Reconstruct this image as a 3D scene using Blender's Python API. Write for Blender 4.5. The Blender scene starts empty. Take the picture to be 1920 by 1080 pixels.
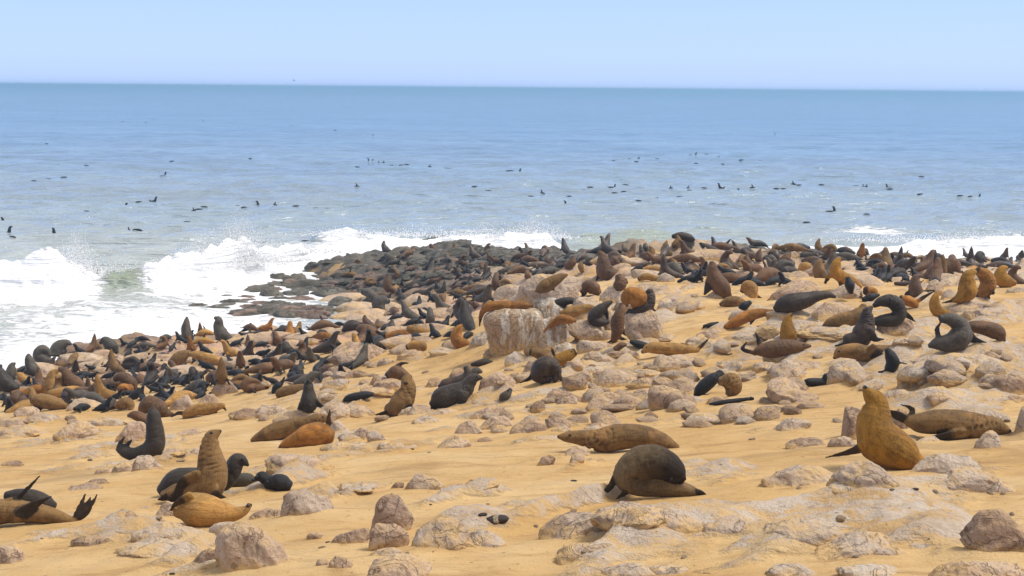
import bpy, math, random
import numpy as np
from mathutils import Matrix, Vector
from mathutils.bvhtree import BVHTree

random.seed(7)
RNG = np.random.default_rng(11)
SC = bpy.context.scene
COL = SC.collection

# ------------------------------------------------------------------ camera
CAM_Z = 12.0
FPX = 1920 * 50 / 36.0
PITCH = math.atan(375 / FPX)
ROLL = math.radians(0.48)
_F = np.array([0, math.cos(PITCH), -math.sin(PITCH)])
_R0 = np.array([1.0, 0, 0]); _U0 = np.array([0, math.sin(PITCH), math.cos(PITCH)])
_R = _R0 * math.cos(ROLL) + _U0 * math.sin(ROLL)
_U = _U0 * math.cos(ROLL) - _R0 * math.sin(ROLL)
CAM = np.array([0, 0, CAM_Z])
cam_data = bpy.data.cameras.new('camera'); cam = bpy.data.objects.new('camera', cam_data)
COL.objects.link(cam)
cam_data.lens = 50; cam_data.sensor_width = 36; cam_data.clip_start = 0.1; cam_data.clip_end = 60000
M4 = Matrix.Identity(4)
for i in range(3):
    M4[i][0] = _R[i]; M4[i][1] = _U[i]; M4[i][2] = -_F[i]; M4[i][3] = CAM[i]
cam.matrix_world = M4
SC.camera = cam

# ------------------------------------------------------------------ sky, sun, exposure
SUN_EL, SUN_AZ = 58.0, 88.0          # azimuth from +Y (view direction) towards +X
world = bpy.data.worlds.new('World'); SC.world = world; world.use_nodes = True
nt = world.node_tree; nt.nodes.clear()
w_out = nt.nodes.new('ShaderNodeOutputWorld'); w_bg = nt.nodes.new('ShaderNodeBackground')
w_sky = nt.nodes.new('ShaderNodeTexSky'); w_sky.sky_type = 'NISHITA'; w_sky.sun_disc = False
w_sky.sun_elevation = math.radians(SUN_EL); w_sky.sun_rotation = math.radians(SUN_AZ)
w_sky.air_density = 1.0; w_sky.dust_density = 0.6; w_sky.ozone_density = 1.5
w_mul = nt.nodes.new('ShaderNodeMix'); w_mul.data_type = 'RGBA'; w_mul.blend_type = 'MULTIPLY'
w_mul.inputs[0].default_value = 1.0
w_mul.inputs[7].default_value = (0.56, 0.60, 0.86, 1)
w_mix = nt.nodes.new('ShaderNodeMix'); w_mix.data_type = 'RGBA'
w_mix.inputs[0].default_value = 0.75
w_mix.inputs[7].default_value = (3.0, 4.75, 7.6, 1)      # thin bright overcast
nt.links.new(w_sky.outputs[0], w_mul.inputs[6]); nt.links.new(w_mul.outputs[2], w_mix.inputs[6])
# the overcast veil is neutral white overhead and blue low down over the sea
w_tc = nt.nodes.new('ShaderNodeTexCoord'); w_sep = nt.nodes.new('ShaderNodeSeparateXYZ')
w_rmp = nt.nodes.new('ShaderNodeValToRGB')
w_rmp.color_ramp.elements[0].position = 0.02; w_rmp.color_ramp.elements[0].color = (0.44, 0.615, 1.0, 1)
w_rmp.color_ramp.elements[1].position = 0.36; w_rmp.color_ramp.elements[1].color = (0.66, 0.64, 0.61, 1)
w_rmp.color_ramp.elements.new(0.09).color = (0.36, 0.54, 0.98, 1)
w_sc = nt.nodes.new('ShaderNodeMix'); w_sc.data_type = 'RGBA'; w_sc.blend_type = 'MULTIPLY'
w_sc.inputs[0].default_value = 1.0; w_sc.inputs[7].default_value = (5.0, 5.0, 5.0, 1)
nt.links.new(w_tc.outputs['Generated'], w_sep.inputs[0]); nt.links.new(w_sep.outputs[2], w_rmp.inputs[0])
nt.links.new(w_rmp.outputs[0], w_sc.inputs[6]); nt.links.new(w_sc.outputs[2], w_mix.inputs[7])
nt.links.new(w_mix.outputs[2], w_bg.inputs[0]); nt.links.new(w_bg.outputs[0], w_out.inputs[0])
w_bg.inputs[1].default_value = 0.10

sun_d = bpy.data.lights.new('sun', 'SUN'); sun = bpy.data.objects.new('sun', sun_d); COL.objects.link(sun)
sun_d.energy = 1.5; sun_d.angle = math.radians(18); sun_d.color = (1.0, 0.95, 0.87)
_s = Vector((math.sin(math.radians(SUN_AZ)) * math.cos(math.radians(SUN_EL)),
             math.cos(math.radians(SUN_AZ)) * math.cos(math.radians(SUN_EL)), math.sin(math.radians(SUN_EL))))
sun.rotation_euler = _s.to_track_quat('Z', 'Y').to_euler()
sun.location = (40, 40, 60)
SC.view_settings.view_transform = 'Standard'; SC.view_settings.look = 'None'
SC.view_settings.exposure = 1.28; SC.view_settings.gamma = 1.0
SC.view_settings.use_curve_mapping = False
SC.cycles.use_denoising = True
SC.cycles.max_bounces = 6; SC.cycles.diffuse_bounces = 3; SC.cycles.glossy_bounces = 3
SC.cycles.transparent_max_bounces = 8; SC.cycles.volume_bounces = 0

# ------------------------------------------------------------------ maths helpers
def ray(px, py):
    px = np.asarray(px, float); py = np.asarray(py, float)
    return _F + ((px - 960) / FPX)[..., None] * _R - ((py - 540) / FPX)[..., None] * _U

def project(P):
    q = P - CAM
    d = np.maximum(q @ _F, 0.5)
    return 960 + FPX * (q @ _R) / d, 540 - FPX * (q @ _U) / d

def sstep(a, b, x):
    t = np.clip((x - a) / (b - a), 0, 1)
    return t * t * (3 - 2 * t)

def _hash(ix, iy, iz, seed):
    h = (ix * 374761393 + iy * 668265263 + iz * 2147483647 + seed * 974634777) & 0xffffffff
    h = ((h ^ (h >> 13)) * 1274126177) & 0xffffffff
    return (h ^ (h >> 16)) & 0xffffffff

_G3 = np.array([[1,1,0],[-1,1,0],[1,-1,0],[-1,-1,0],[1,0,1],[-1,0,1],[1,0,-1],[-1,0,-1],
                [0,1,1],[0,-1,1],[0,1,-1],[0,-1,-1],[1,1,0],[-1,1,0],[0,-1,1],[0,-1,-1]], float)

def noise3(x, y, z, seed=0):
    x, y, z = np.broadcast_arrays(np.asarray(x, float), np.asarray(y, float), np.asarray(z, float))
    x0 = np.floor(x); y0 = np.floor(y); z0 = np.floor(z)
    fx, fy, fz = x - x0, y - y0, z - z0
    ix, iy, iz = x0.astype(np.int64), y0.astype(np.int64), z0.astype(np.int64)
    u = fx**3*(fx*(fx*6-15)+10); v = fy**3*(fy*(fy*6-15)+10); w = fz**3*(fz*(fz*6-15)+10)
    def g(dx, dy, dz):
        k = _G3[_hash(ix+dx, iy+dy, iz+dz, seed) & 15]
        return k[..., 0]*(fx-dx) + k[..., 1]*(fy-dy) + k[..., 2]*(fz-dz)
    a = g(0,0,0)*(1-u)+g(1,0,0)*u; b = g(0,1,0)*(1-u)+g(1,1,0)*u
    c = g(0,0,1)*(1-u)+g(1,0,1)*u; d = g(0,1,1)*(1-u)+g(1,1,1)*u
    return (a*(1-v)+b*v)*(1-w) + (c*(1-v)+d*v)*w

def _h2(ix, iy, seed): return _hash(ix, iy, np.int64(0), seed)
def noise2(x, y, seed=0):
    x = np.asarray(x, float); y = np.asarray(y, float)
    x0 = np.floor(x); y0 = np.floor(y); fx, fy = x-x0, y-y0
    ix, iy = x0.astype(np.int64), y0.astype(np.int64)
    u = fx**3*(fx*(fx*6-15)+10); v = fy**3*(fy*(fy*6-15)+10)
    def g(dx, dy):
        a = (_h2(ix+dx, iy+dy, seed) & 1023) * (2*math.pi/1024)
        return np.cos(a)*(fx-dx)+np.sin(a)*(fy-dy)
    return ((g(0,0)*(1-u)+g(1,0)*u)*(1-v) + (g(0,1)*(1-u)+g(1,1)*u)*v) * 1.4

def fbm2(x, y, seed, oct=3):
    s = 0; a = 1.0
    for o in range(oct):
        s = s + a*noise2(x*2**o, y*2**o, seed+o*17); a *= 0.5
    return s

def mesh_from(name, V, F, smooth=True):
    me = bpy.data.meshes.new(name)
    V = np.asarray(V, np.float32); F = np.asarray(F, np.int32)
    n, k = F.shape
    me.vertices.add(len(V)); me.vertices.foreach_set('co', V.ravel())
    me.loops.add(n*k); me.loops.foreach_set('vertex_index', F.ravel())
    me.polygons.add(n)
    me.polygons.foreach_set('loop_start', np.arange(0, n*k, k, dtype=np.int32))
    me.polygons.foreach_set('use_smooth', np.full(n, smooth))
    me.update(calc_edges=True)
    return me

def attr(me, name, vals):
    a = me.attributes.new(name, 'FLOAT', 'POINT')
    a.data.foreach_set('value', np.asarray(vals, np.float32))

def obj(name, me, mat=None, loc=(0, 0, 0), parent=None):
    o = bpy.data.objects.new(name, me); COL.objects.link(o)
    if mat is not None and len(me.materials) == 0: me.materials.append(mat)
    o.location = loc
    if parent is not None: o.parent = parent
    return o

def tag(o, label, cat, group=None):
    o['label'] = label; o['category'] = cat
    if group: o['group'] = group

# ------------------------------------------------------------------ material helpers
class NT:
    def __init__(self, name):
        self.m = bpy.data.materials.new(name); self.m.use_nodes = True
        self.t = self.m.node_tree; self.t.nodes.clear()
        self.out = self.t.nodes.new('ShaderNodeOutputMaterial')
        self.p = self.t.nodes.new('ShaderNodeBsdfPrincipled')
        self.t.links.new(self.p.outputs[0], self.out.inputs[0])
    def n(self, kind, **kw):
        nd = self.t.nodes.new('ShaderNode' + kind)
        for k, v in kw.items(): setattr(nd, k, v)
        return nd
    def put(self, sock, v):
        if v is None: return
        if hasattr(v, 'is_output'): self.t.links.new(v, sock)
        elif isinstance(v, (tuple, list)) and len(v) == 3 and sock.type == 'RGBA': sock.default_value = (*v, 1)
        else: sock.default_value = v
    def attr(self, name):
        a = self.n('Attribute'); a.attribute_name = name; return a.outputs['Fac']
    def coord(self, kind='Object'): return self.n('TexCoord').outputs[kind]
    def map(self, v, scale=(1, 1, 1), rot=(0, 0, 0), loc=None):
        m = self.n('Mapping'); self.put(m.inputs[0], v)
        m.inputs['Scale'].default_value = scale; m.inputs['Rotation'].default_value = rot
        if loc is not None: self.put(m.inputs['Location'], loc)
        return m.outputs[0]
    def noise(self, v, scale, detail=4, rough=0.55, dist=0.0):
        nd = self.n('TexNoise'); self.put(nd.inputs['Vector'], v)
        nd.inputs['Scale'].default_value = scale; nd.inputs['Detail'].default_value = detail
        nd.inputs['Roughness'].default_value = rough; nd.inputs['Distortion'].default_value = dist
        return nd.outputs[0]
    def ramp(self, v, a, b, lo=0.0, hi=1.0, smooth=True):
        r = self.n('MapRange'); r.interpolation_type = 'SMOOTHSTEP' if smooth else 'LINEAR'
        self.put(r.inputs[0], v)
        for i, x in zip((1, 2, 3, 4), (a, b, lo, hi)): self.put(r.inputs[i], x)
        return r.outputs[0]
    def math(self, op, a, b=None, clamp=False):
        m = self.n('Math', operation=op, use_clamp=clamp); self.put(m.inputs[0], a)
        if b is not None: self.put(m.inputs[1], b)
        return m.outputs[0]
    def mix(self, f, a, b, blend='MIX'):
        m = self.n('Mix', data_type='RGBA', blend_type=blend)
        self.put(m.inputs[0], f); self.put(m.inputs[6], a); self.put(m.inputs[7], b)
        return m.outputs[2]
    def bump(self, h, strength=0.5, dist=0.02, normal=None):
        b = self.n('Bump'); b.inputs['Strength'].default_value = strength; b.inputs['Distance'].default_value = dist
        self.put(b.inputs['Height'], h)
        if normal is not None: self.put(b.inputs['Normal'], normal)
        return b.outputs[0]
    def set(self, color=None, rough=None, normal=None, **kw):
        self.put(self.p.inputs['Base Color'], color); self.put(self.p.inputs['Roughness'], rough)
        if normal is not None: self.put(self.p.inputs['Normal'], normal)
        for k, v in kw.items(): self.put(self.p.inputs[k.replace('_', ' ')], v)
        return self.m

# ------------------------------------------------------------------ ground shape
ANCH = [(0,1080,13),(500,1080,12.2),(960,1080,11.5),(1440,1080,11),(1920,1080,10.5),(100,960,16.5),(400,940,16.8),
 (1210,930,15.2),(1665,880,15.8),(1900,830,17.5),(1160,850,18.5),(560,840,23.5),(265,865,22.5),(850,765,30),
 (1020,720,31),(750,775,31),(580,765,34),(375,780,40),(100,780,42),(20,750,50),(60,690,61),(700,690,40),
 (800,680,41),(250,720,51),(1350,740,27),(1600,660,29),(1800,650,29),(1460,670,30),(1300,600,36),(1250,660,33),
 (1505,590,36),(1650,600,35),(1810,560,37),(1900,600,33),(1550,530,45),(1340,555,43),(1130,525,48),(1280,460,66),
 (1450,508,62),(1700,512,65),(1850,522,60),(1540,487,86),(1800,496,92),(1900,500,92),(900,500,80),(720,478,92),
 (820,463,95),(600,500,90),(500,535,88.2),(800,580,66),(700,620,58),(500,650,60),(560,626,65),
 (350,632,67),(150,652,66),(1050,478,96),(1000,600,40),(960,668,38.5),(890,672,39.5),(1040,545,45),(930,590,52),
 (900,560,62),(1180,470,85),(1400,482,80),(1000,490,84),(960,900,17),(700,900,18),(200,900,20),(1400,850,18.3),(1480,760,23),
 (960,1500,7.2),(0,1500,8),(1920,1500,6.8),(-300,780,46),(-300,1000,17),(2250,560,37),(2250,800,18),(2300,1080,10.5),(2300,500,80)]
SEA_ANCH = [(520,590),(585,594),(640,598),(250,560),(0,620),(-300,690),(-400,560),(430,520),(700,440),(1000,455),(1200,425),(1500,440),(1900,468),
 (2300,474),(2600,474),(-700,640),(600,440),(300,470),(-200,480),(1200,300),(300,300),(2000,300),(-500,300),(2800,350)]
_pts = []
for a in ANCH: _pts.append(CAM + a[2]*ray(a[0], a[1]))
for a in SEA_ANCH:
    r = ray(a[0], a[1]); t = -CAM_Z / r[2]; p = CAM + t*r; p[2] = -1.3; _pts.append(p)
for x, y, z in ((0, -3, 9.2), (-12, -3, 8.8), (12, -3, 9.6), (-30, 0, 7.5), (30, 0, 9)): _pts.append(np.array([x, y, z]))
_pts = np.array(_pts)
_S = 30.0
def _k(r2): return 0.5*r2*np.log(r2+1e-9)
def _fit(P, lam=0.02):
    X = P[:, :2]/_S; n = len(X)
    r2 = ((X[:, None]-X[None])**2).sum(-1)
    A = np.zeros((n+3, n+3)); A[:n, :n] = _k(r2)+lam*np.eye(n)*0.3
    A[:n, n:] = np.c_[np.ones(n), X]; A[n:, :n] = A[:n, n:].T
    return X, np.linalg.solve(A, np.r_[P[:, 2], 0, 0, 0])
_TX, _TW = _fit(_pts)
def base_h(x, y):
    x = np.asarray(x, float); y = np.asarray(y, float); sh = x.shape
    q = np.stack([x.ravel(), y.ravel()], 1)/_S
    o = np.empty(len(q)); n = len(_TX)
    for i in range(0, len(q), 40000):
        c = q[i:i+40000]
        r2 = (c[:, :1]-_TX[None, :, 0])**2 + (c[:, 1:]-_TX[None, :, 1])**2
        o[i:i+40000] = _k(r2)@_TW[:n] + _TW[n] + c@_TW[n+1:]
    return np.clip(o, -2.0, 10.5).reshape(sh)

# bedrock showing through the sand: centre, extent (photo position used only to look up where it is), amount
COV = [(1250,985,380,70,1.0),(1620,1010,350,65,1.05),(900,990,120,45,.7),(330,1020,190,45,.9),(1780,690,260,50,1.8),
 (1560,625,260,45,1.7),(1420,650,140,40,1.5),(1080,600,150,45,1.6),(1850,590,160,40,1.4),(1250,560,90,30,1.0),(650,845,130,30,.6),(300,850,100,30,.6),(1150,700,240,50,1.0),(1800,760,180,35,1.0),
 (60,1000,90,40,.4),(550,900,80,40,.5),(1080,850,80,30,.5),(100,820,160,30,.6),(640,740,220,35,1.0),(950,750,200,35,.9),(1680,980,200,60,.9),
 (1300,560,70,40,.4),(1870,590,120,30,.5),(1330,880,160,30,.5)]
MOUNDS = []        # sand and bedrock banked up against each boulder
def ground(x, y, full=False):
    x = np.asarray(x, float); y = np.asarray(y, float)
    hb = base_h(x, y)
    px, py = project(np.stack([x, y, hb], -1))
    g = np.exp(-((px-560)/120)**2-((py-527)/48)**2)          # channels cut through the reef
    hb = hb - g*(0.45+1.1*noise2(x*0.22, y*0.22, 301))
    cov = np.zeros_like(hb)
    for cx, cy, rx, ry, a in COV:
        cov = np.maximum(cov, a*np.exp(-((px-cx)/rx)**2-((py-cy)/ry)**2))
    far = sstep(44, 58, y)
    sandpatch = np.exp(-((px-790)/150)**2-((py-672)/30)**2)*sstep(60, 45, y)
    cov = np.maximum(cov, far*0.9)*(1-0.9*sandpatch)
    u = x*0.80+y*0.60; v = -x*0.60+y*0.80                # along / across the strata
    w = noise2(u*0.13, v*0.13, 3)*1.5
    st = 1-np.abs(noise2(u*0.20, (v+w)*1.05, 21))*2.2        # ridges
    st2 = 1-np.abs(noise2(u*0.55+5, (v+w)*2.1, 33))*2.0
    lump = fbm2(u*0.42, v*0.75, 50, 3)
    near = sstep(30, 14, y)
    rock = hb - 0.36 + cov*0.27 + st*0.22 + st2*0.09 + lump*0.22 + far*(lump*0.14+fbm2(x*0.5, y*0.5, 77, 2)*0.20)
    rock = rock + 0.03*fbm2(u*2.2, v*4.5, 91, 3)
    sand = hb - 0.14*far + 0.07*noise2(x*0.35, y*0.35, 5) + 0.035*noise2(u*0.55, v*1.3, 6) + 0.02*fbm2(u*1.4, v*2.6, 8, 2)
    if MOUNDS:
        if x.size < 3000:
            M = np.array(MOUNDS)
            e = np.exp(-((x[..., None]-M[:, 0])/M[:, 2])**2-((y[..., None]-M[:, 1])/M[:, 3])**2)
            bank, brk = (M[:, 4]*e).max(-1), (M[:, 5]*e).max(-1)
        else:
            bank = np.zeros_like(hb); brk = np.zeros_like(hb)
            for (mx, my, rx, ry, mh, mr) in MOUNDS:
                q = ((x-mx)/rx)**2+((y-my)/ry)**2
                s = q < 5.0
                if s.any():
                    e = np.exp(-q[s]); bank[s] = np.maximum(bank[s], mh*e); brk[s] = np.maximum(brk[s], mr*e)
        sand = sand + bank; rock = rock + bank + brk
    k = 0.05
    dlt = rock-sand
    H = sand + np.where(dlt > 0, dlt, 0) + 0.25*k*np.exp(-(dlt/k)**2)
    if not full: return H
    return H, dlt, px, py, cov, hb

def hit(px, py):
    """first point of the ground along the sight line through a pixel; arrays in, depths and points out"""
    px = np.atleast_1d(np.asarray(px, float)); py = np.atleast_1d(np.asarray(py, float))
    D = 5.0*np.exp(np.linspace(0, math.log(160/5.0), 900))
    out = np.empty(len(px))
    for i in range(0, len(px), 60):
        r = ray(px[i:i+60], py[i:i+60])
        P = CAM + D[None, :, None]*r[:, None, :]
        g = P[..., 2] - ground(P[..., 0], P[..., 1])
        neg = g < 0
        j = np.where(neg.any(1), neg.argmax(1), len(D)-1); j = np.maximum(j, 1)
        a = g[np.arange(len(j)), j-1]; b = g[np.arange(len(j)), j]
        f = np.clip(a/(a-b+1e-9), 0, 1)
        out[i:i+60] = D[j-1]+(D[j]-D[j-1])*f
    return out, CAM + out[:, None]*ray(px, py)
# ------------------------------------------------------------------ boulders: table and siting
TILE = {'A0': (0,400), 'A1': (480,400), 'A2': (960,400), 'A3': (1440,400), 'B0': (0,610), 'B1': (480,610), 'B2': (960,610),
        'B3': (1440,610), 'C0': (0,810), 'C1': (480,810), 'C2': (960,810), 'C3': (1440,810)}
ROCKS = [
# tile, x0, y0, x1, y1 in quarter-pixel tile units, style, colour, label
('C0',1605,620,2215,1060,'round','pk','largest squared pinkish boulder in the front left sand'),
('C0',1560,645,1795,835,'block','pk','small squared boulder right beside the belly-up orange seal'),
('C0',1450,850,1655,1000,'round','br','rough brown stone at the left foot of the big squared boulder'),
('C0',-60,835,195,1000,'round','pk','pink stone at the bottom left edge under the two sprawled seals'),
('C0',500,375,780,445,'slab','br','flat brown ledge behind the raised tail flippers'),
('C0',640,330,840,400,'slab','br','brown slab lying behind a flatter brown ledge'),
('C0',820,570,1045,665,'slab','br','low brown outcrop right of the tail flippers'),
('C0',1165,488,1340,660,'round','pk','pink boulder behind the belly-up orange seal'),
('C0',980,660,1570,805,'slab','gy','broad pale slab under the belly-up orange seal'),
('C0',540,740,900,860,'slab','br','brown ledge in the front left sand'),
('C0',860,790,1560,930,'slab','gy','long pale shelf below the broad slab on the left'),
('C0',980,160,1225,300,'round','pk','reddish boulder under the flipper of the dark upright seal'),
('C0',835,212,1000,312,'round','pk','pink stone under the belly of the dark upright seal'),
('C0',715,245,850,315,'slab','pk','low pink stone left of the reddish boulders'),
('C0',5,190,190,262,'slab','br','low brown stone alone in the left sand'),
('C0',1210,120,1410,200,'slab','pk','flat stone behind the tan upright seal'),
('C0',1420,100,1505,172,'round','pk','little stone touching the back of the tan upright seal'),
('C0',1200,940,1420,1010,'slab','gy','small pale ledge left of the rough brown stone'),
('C1',185,395,600,640,'round','gy','grey boulder next to the two black pups, front one'),
('C1',270,318,640,500,'slab','gy','grey boulder next to the two black pups, rear one'),
('C1',-60,540,230,650,'slab','br','low brown slab left of the grey boulder pair'),
('C1',872,425,1182,765,'block','br','tall upright brown boulder in the front centre'),
('C1',840,650,1160,885,'block','pk','pinkish boulder leaning against the tall upright one'),
('C1',1160,540,1640,900,'slab','gy','large grey outcrop right of the tall upright boulder'),
('C1',1480,680,1900,880,'slab','gy','long grey ledge running down from the large outcrop'),
('C1',1110,280,1445,452,'round','gy','rounded grey boulder behind the tall upright one'),
('C1',1012,360,1112,432,'round','br','small brown stone beside the rounded grey boulder'),
('C1',812,915,1325,1120,'block','pk','broad pinkish boulder cut by the bottom edge'),
('C1',850,852,1125,935,'slab','gy','low pale slab just behind the bottom edge boulder'),
('C1',565,690,860,850,'round','br','rough brown stone left of the tall upright boulder'),
('C1',378,738,505,806,'block','br','small brown stone right of the largest squared boulder'),
('C1',445,940,545,1010,'round','br','little brown stone low in the front sand, left of a pair'),
('C1',545,918,730,1030,'round','br','little brown stone low in the front sand, right of a pair'),
('C1',600,390,900,470,'slab','gy','low grey ledge behind the tall upright boulder'),
('C1',1580,345,1835,418,'slab','gy','low grey stone in the centre sand'),
('C1',1670,395,1835,465,'slab','gy','flat pale stone below a low grey one in the centre'),
('C1',1360,25,1620,130,'peak','pk','pinkish pointed stone in the middle sand'),
('C1',905,55,1095,132,'slab','gy','flat round pale stone half sunk in the middle sand'),
('C1',1660,28,1780,80,'round','br','little brown stone beside the pinkish pointed stones'),
('C1',60,130,560,260,'slab','pk','low pink shelf in front of the ginger lying seal'),
('C1',480,55,860,140,'slab','gy','pale shelf right of the ginger lying seal'),
('C2',190,520,770,830,'slab','gy','smooth grey hump left of the hunched grooming seal'),
('C2',560,492,1230,720,'slab','gy','smooth sandy hump carrying the hunched grooming seal'),
('C2',320,780,780,960,'slab','gy','low sandy hump in the front centre'),
('C2',190,165,325,252,'block','br','small dark stone left of the hunched grooming seal'),
('C2',395,100,590,182,'round','pk','pink stone under the chin of the long lying seal'),
('C2',435,150,545,235,'round','pk','small pink stone standing in front of the chin stone'),
('C2',650,945,1110,1110,'slab','gy','rounded slab cut by the bottom edge in the centre'),
('C2',960,972,1370,1090,'slab','gy','rounded slab at the bottom, right of centre'),
('C2',1000,560,1480,770,'slab','gy','long sandy ledge below the hunched grooming seal'),
('C2',1360,600,1900,790,'slab','gy','long grey ledge running to the right front'),
('C3',440,130,1010,470,'slab','gy','grey hump in front of the golden upright seal'),
('C3',-60,200,640,420,'slab','gy','low grey spread left of the golden seal hump'),
('C3',440,310,860,480,'slab','gy','lower lobe of the grey hump before the golden seal'),
('C3',1065,138,1645,345,'round','gy','smooth grey boulder right behind the golden upright seal'),
('C3',1250,240,1868,475,'round','gy','smooth grey boulder by the right edge'),
('C3',1440,570,1960,950,'peak','br','angular red brown boulder in the right front corner'),
('C3',1230,908,1960,1140,'slab','pk','pale boulder cut by the bottom right corner'),
('C3',1540,-12,1765,135,'peak','gy','pale pointed stone before the sleeping seal on the right'),
('C3',442,10,655,122,'round','gy','pale stone left of the golden upright seal'),
('C3',130,15,450,118,'slab','br','low brown ledge left of the golden upright seal'),
('C3',330,690,1080,940,'slab','gy','grey ridge in the right front'),
('C3',-100,600,560,850,'slab','gy','long pale ridge in the right front'),
('C3',520,975,1060,1110,'slab','gy','low slab cut by the bottom edge on the right'),
('C3',-20,965,410,1100,'slab','gy','low slab at the bottom edge right of centre'),
('C3',880,780,1400,890,'slab','gy','thin grey ledge left of the red brown boulder'),
('B3',545,588,760,860,'block','br','upright stone behind the golden upright seal'),
('B3',900,600,1060,800,'round','br','stone under the tail flippers of the sleeping seal'),
('B3',453,238,750,442,'round','gy','squared boulder beside the small black pup'),
('B3',40,670,335,795,'slab','gy','low stone in the sand left of the golden seal'),
('B3',1630,330,1960,535,'round','br','brown outcrop at the right edge'),
('B3',1725,512,1940,582,'slab','br','low brown stone at the right edge under the outcrop'),
('B3',1410,597,1850,740,'slab','gy','pale slab behind the sleeping seal'),
('B3',1860,560,1960,830,'round','gy','grey stone at the right edge before the sleeping seal nose'),
('B3',1180,490,1390,600,'round','pk','reddish stone above the sleeping seal'),
('B3',810,440,1080,590,'slab','gy','flat stone right of the golden seal head'),
('B3',960,240,1320,440,'slab','gy','ledge under the nursing mother seal'),
('B3',1060,165,1850,330,'slab','gy','broad pale slab under the sleek grey seal'),
('B3',1560,330,1900,450,'slab','gy','cracked pale slab above the brown outcrop'),
('B3',930,85,1165,165,'round','pk','pink stone left of the sleek grey seal'),
('A3',5,470,415,670,'round','pk','large pinkish boulder before the golden standing seal'),
('A3',460,500,705,655,'round','pk','pink boulder under the nursing golden seal'),
('A3',610,440,905,560,'round','pk','flat pink boulder at the edge of the dark seal crowd'),
('A3',330,640,645,795,'round','pk','pink boulder right of the dark seal lying full length'),
('A3',-50,690,340,810,'slab','gy','pale slab under the dark seal lying full length'),
('A3',220,850,810,970,'slab','gy','long pale slab behind the upright dark seal'),
('A3',-60,770,480,930,'slab','gy','pale sloping slab behind the tan upright seal'),
('A3',800,740,1130,930,'round','br','brown boulder under the curled grey seal'),
('A3',1290,620,1700,775,'slab','gy','pale slab before the golden seal at right'),
('A3',1430,680,1890,795,'slab','gy','flat pale slab at right edge of the colony'),
('A3',1170,480,1320,600,'round','pk','pink stone left of the golden seal at right'),
('A3',1260,465,1455,560,'round','pk','pink stone under the big bull with turned head'),
('A3',1290,555,1420,650,'round','gy','small stone beside the golden seal at right'),
('A3',1780,530,1960,610,'slab','gy','pale stone at right edge behind the colony'),
('A1',1690,700,2190,1065,'guano','gu','huge white-streaked rock with a ginger seal on top'),
('A1',1745,510,2010,660,'round','gy','round pale rock behind the white-streaked rock'),
('A1',1600,860,1745,1010,'round','gu','stained stone at the left foot of the white-streaked rock'),
('A1',1700,980,1990,1075,'round','br','dark brown stones under the white-streaked rock'),
('A2',20,428,535,690,'block','gy','great tilted slab with a striped seal asleep on it'),
('A2',140,620,520,760,'slab','br','brown shelf under the great tilted slab'),
('A2',190,740,430,1030,'block','gu','stained block right of the white-streaked rock'),
('A2',90,740,430,1055,'block','gu','leaning stained block joined to the white-streaked rock'),
('A2',655,520,845,685,'round','pk','pink boulder in the middle of the upper seal group'),
('A2',880,480,1215,610,'slab','gy','pale slab behind the seal with the curved neck'),
('A2',1085,430,1220,525,'round','gy','pale boulder at the back of the upper seal group'),
('A2',840,695,1145,945,'block','pk','big squared pink block under the grey sitting seal'),
('A2',420,780,750,975,'block','pk','squared pink block under the dark curled seal'),
('A2',660,865,780,955,'round','pk','pink stone behind the upright back-turned seal'),
('A2',945,885,1080,935,'slab','pk','thin pink stone under the big squared block'),
('A2',300,950,505,1060,'round','gu','white-splashed stone below the stained block'),
('A2',480,938,770,1045,'round','pk','rounded stone before the upright back-turned seal'),
('A2',1080,620,1210,728,'round','gy','pale stone beside the grey sitting seal'),
('A2',1435,555,1600,645,'slab','gy','grey stone under the big standing seal'),
('A2',1235,655,1450,722,'slab','gy','flat stone in the sandy gap'),
('A2',1370,858,1555,955,'round','pk','pink stone under the ginger lying seal'),
('A2',1300,920,1420,985,'round','pk','small pink stone left of another in the sandy gap'),
('A2',1600,860,2000,1000,'slab','gy','sloping pale slab behind the brown seal with raised flipper'),
('A2',1620,700,1760,800,'round','gy','grey stone before the black pup and tan mother'),
('A2',1200,150,1370,260,'round','dk','dark crag under the bull on the skyline'),
('A2',1390,240,1480,330,'round','gy','pale stone on the skyline heap'),
('A2',880,850,1000,960,'round','pk','pink stone right of the upright back-turned seal'),
('A2',150,600,500,900,'block','gu','tall brown block between the white-streaked rock and the pink block'),
('A2',430,590,700,820,'round','gy','tan boulder behind the dark curled seal'),
('A2',560,640,830,900,'round','pk','pink boulder wedged behind the upright back-turned seal'),
('A2',760,600,1010,760,'round','gy','tan boulder behind the golden bowed seal'),
('A2',-60,560,240,720,'round','gy','tan shoulder of rock behind the draped ginger seal'),
('B2',-60,180,140,300,'round','gy','tan stone left of the olive brown seal in the centre'),
('B2',1330,60,1560,180,'slab','gy','pale slab right of the long lying tan seal'),
('B2',1640,330,1900,420,'slab','gy','pale slab behind the tan curled seal'),
('B3',-40,130,300,260,'slab','gy','sandy slab left of the nursing mother seal'),
('B3',100,250,440,340,'slab','pk','low slab above the small black pup'),
('B3',700,560,960,660,'slab','gy','low slab above the tail of the sleeping seal'),
('B2',1010,435,1400,632,'block','br','angular brown boulder beside the black seal'),
('B2',1458,508,1650,592,'slab','br','flat brown stone before the tan curled seal'),
('B2',880,365,1190,470,'slab','br','long brown stone in the middle sand'),
('B2',890,450,1100,545,'slab','pk','sandy stone left of the angular boulder'),
('B2',580,440,745,545,'round','br','brown stone in the middle sand, rear one of two'),
('B2',590,468,835,585,'slab','pk','sandy pink stone in the middle sand, front one of two'),
('B2',245,470,540,582,'round','br','brown stone left of the middle sand'),
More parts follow.
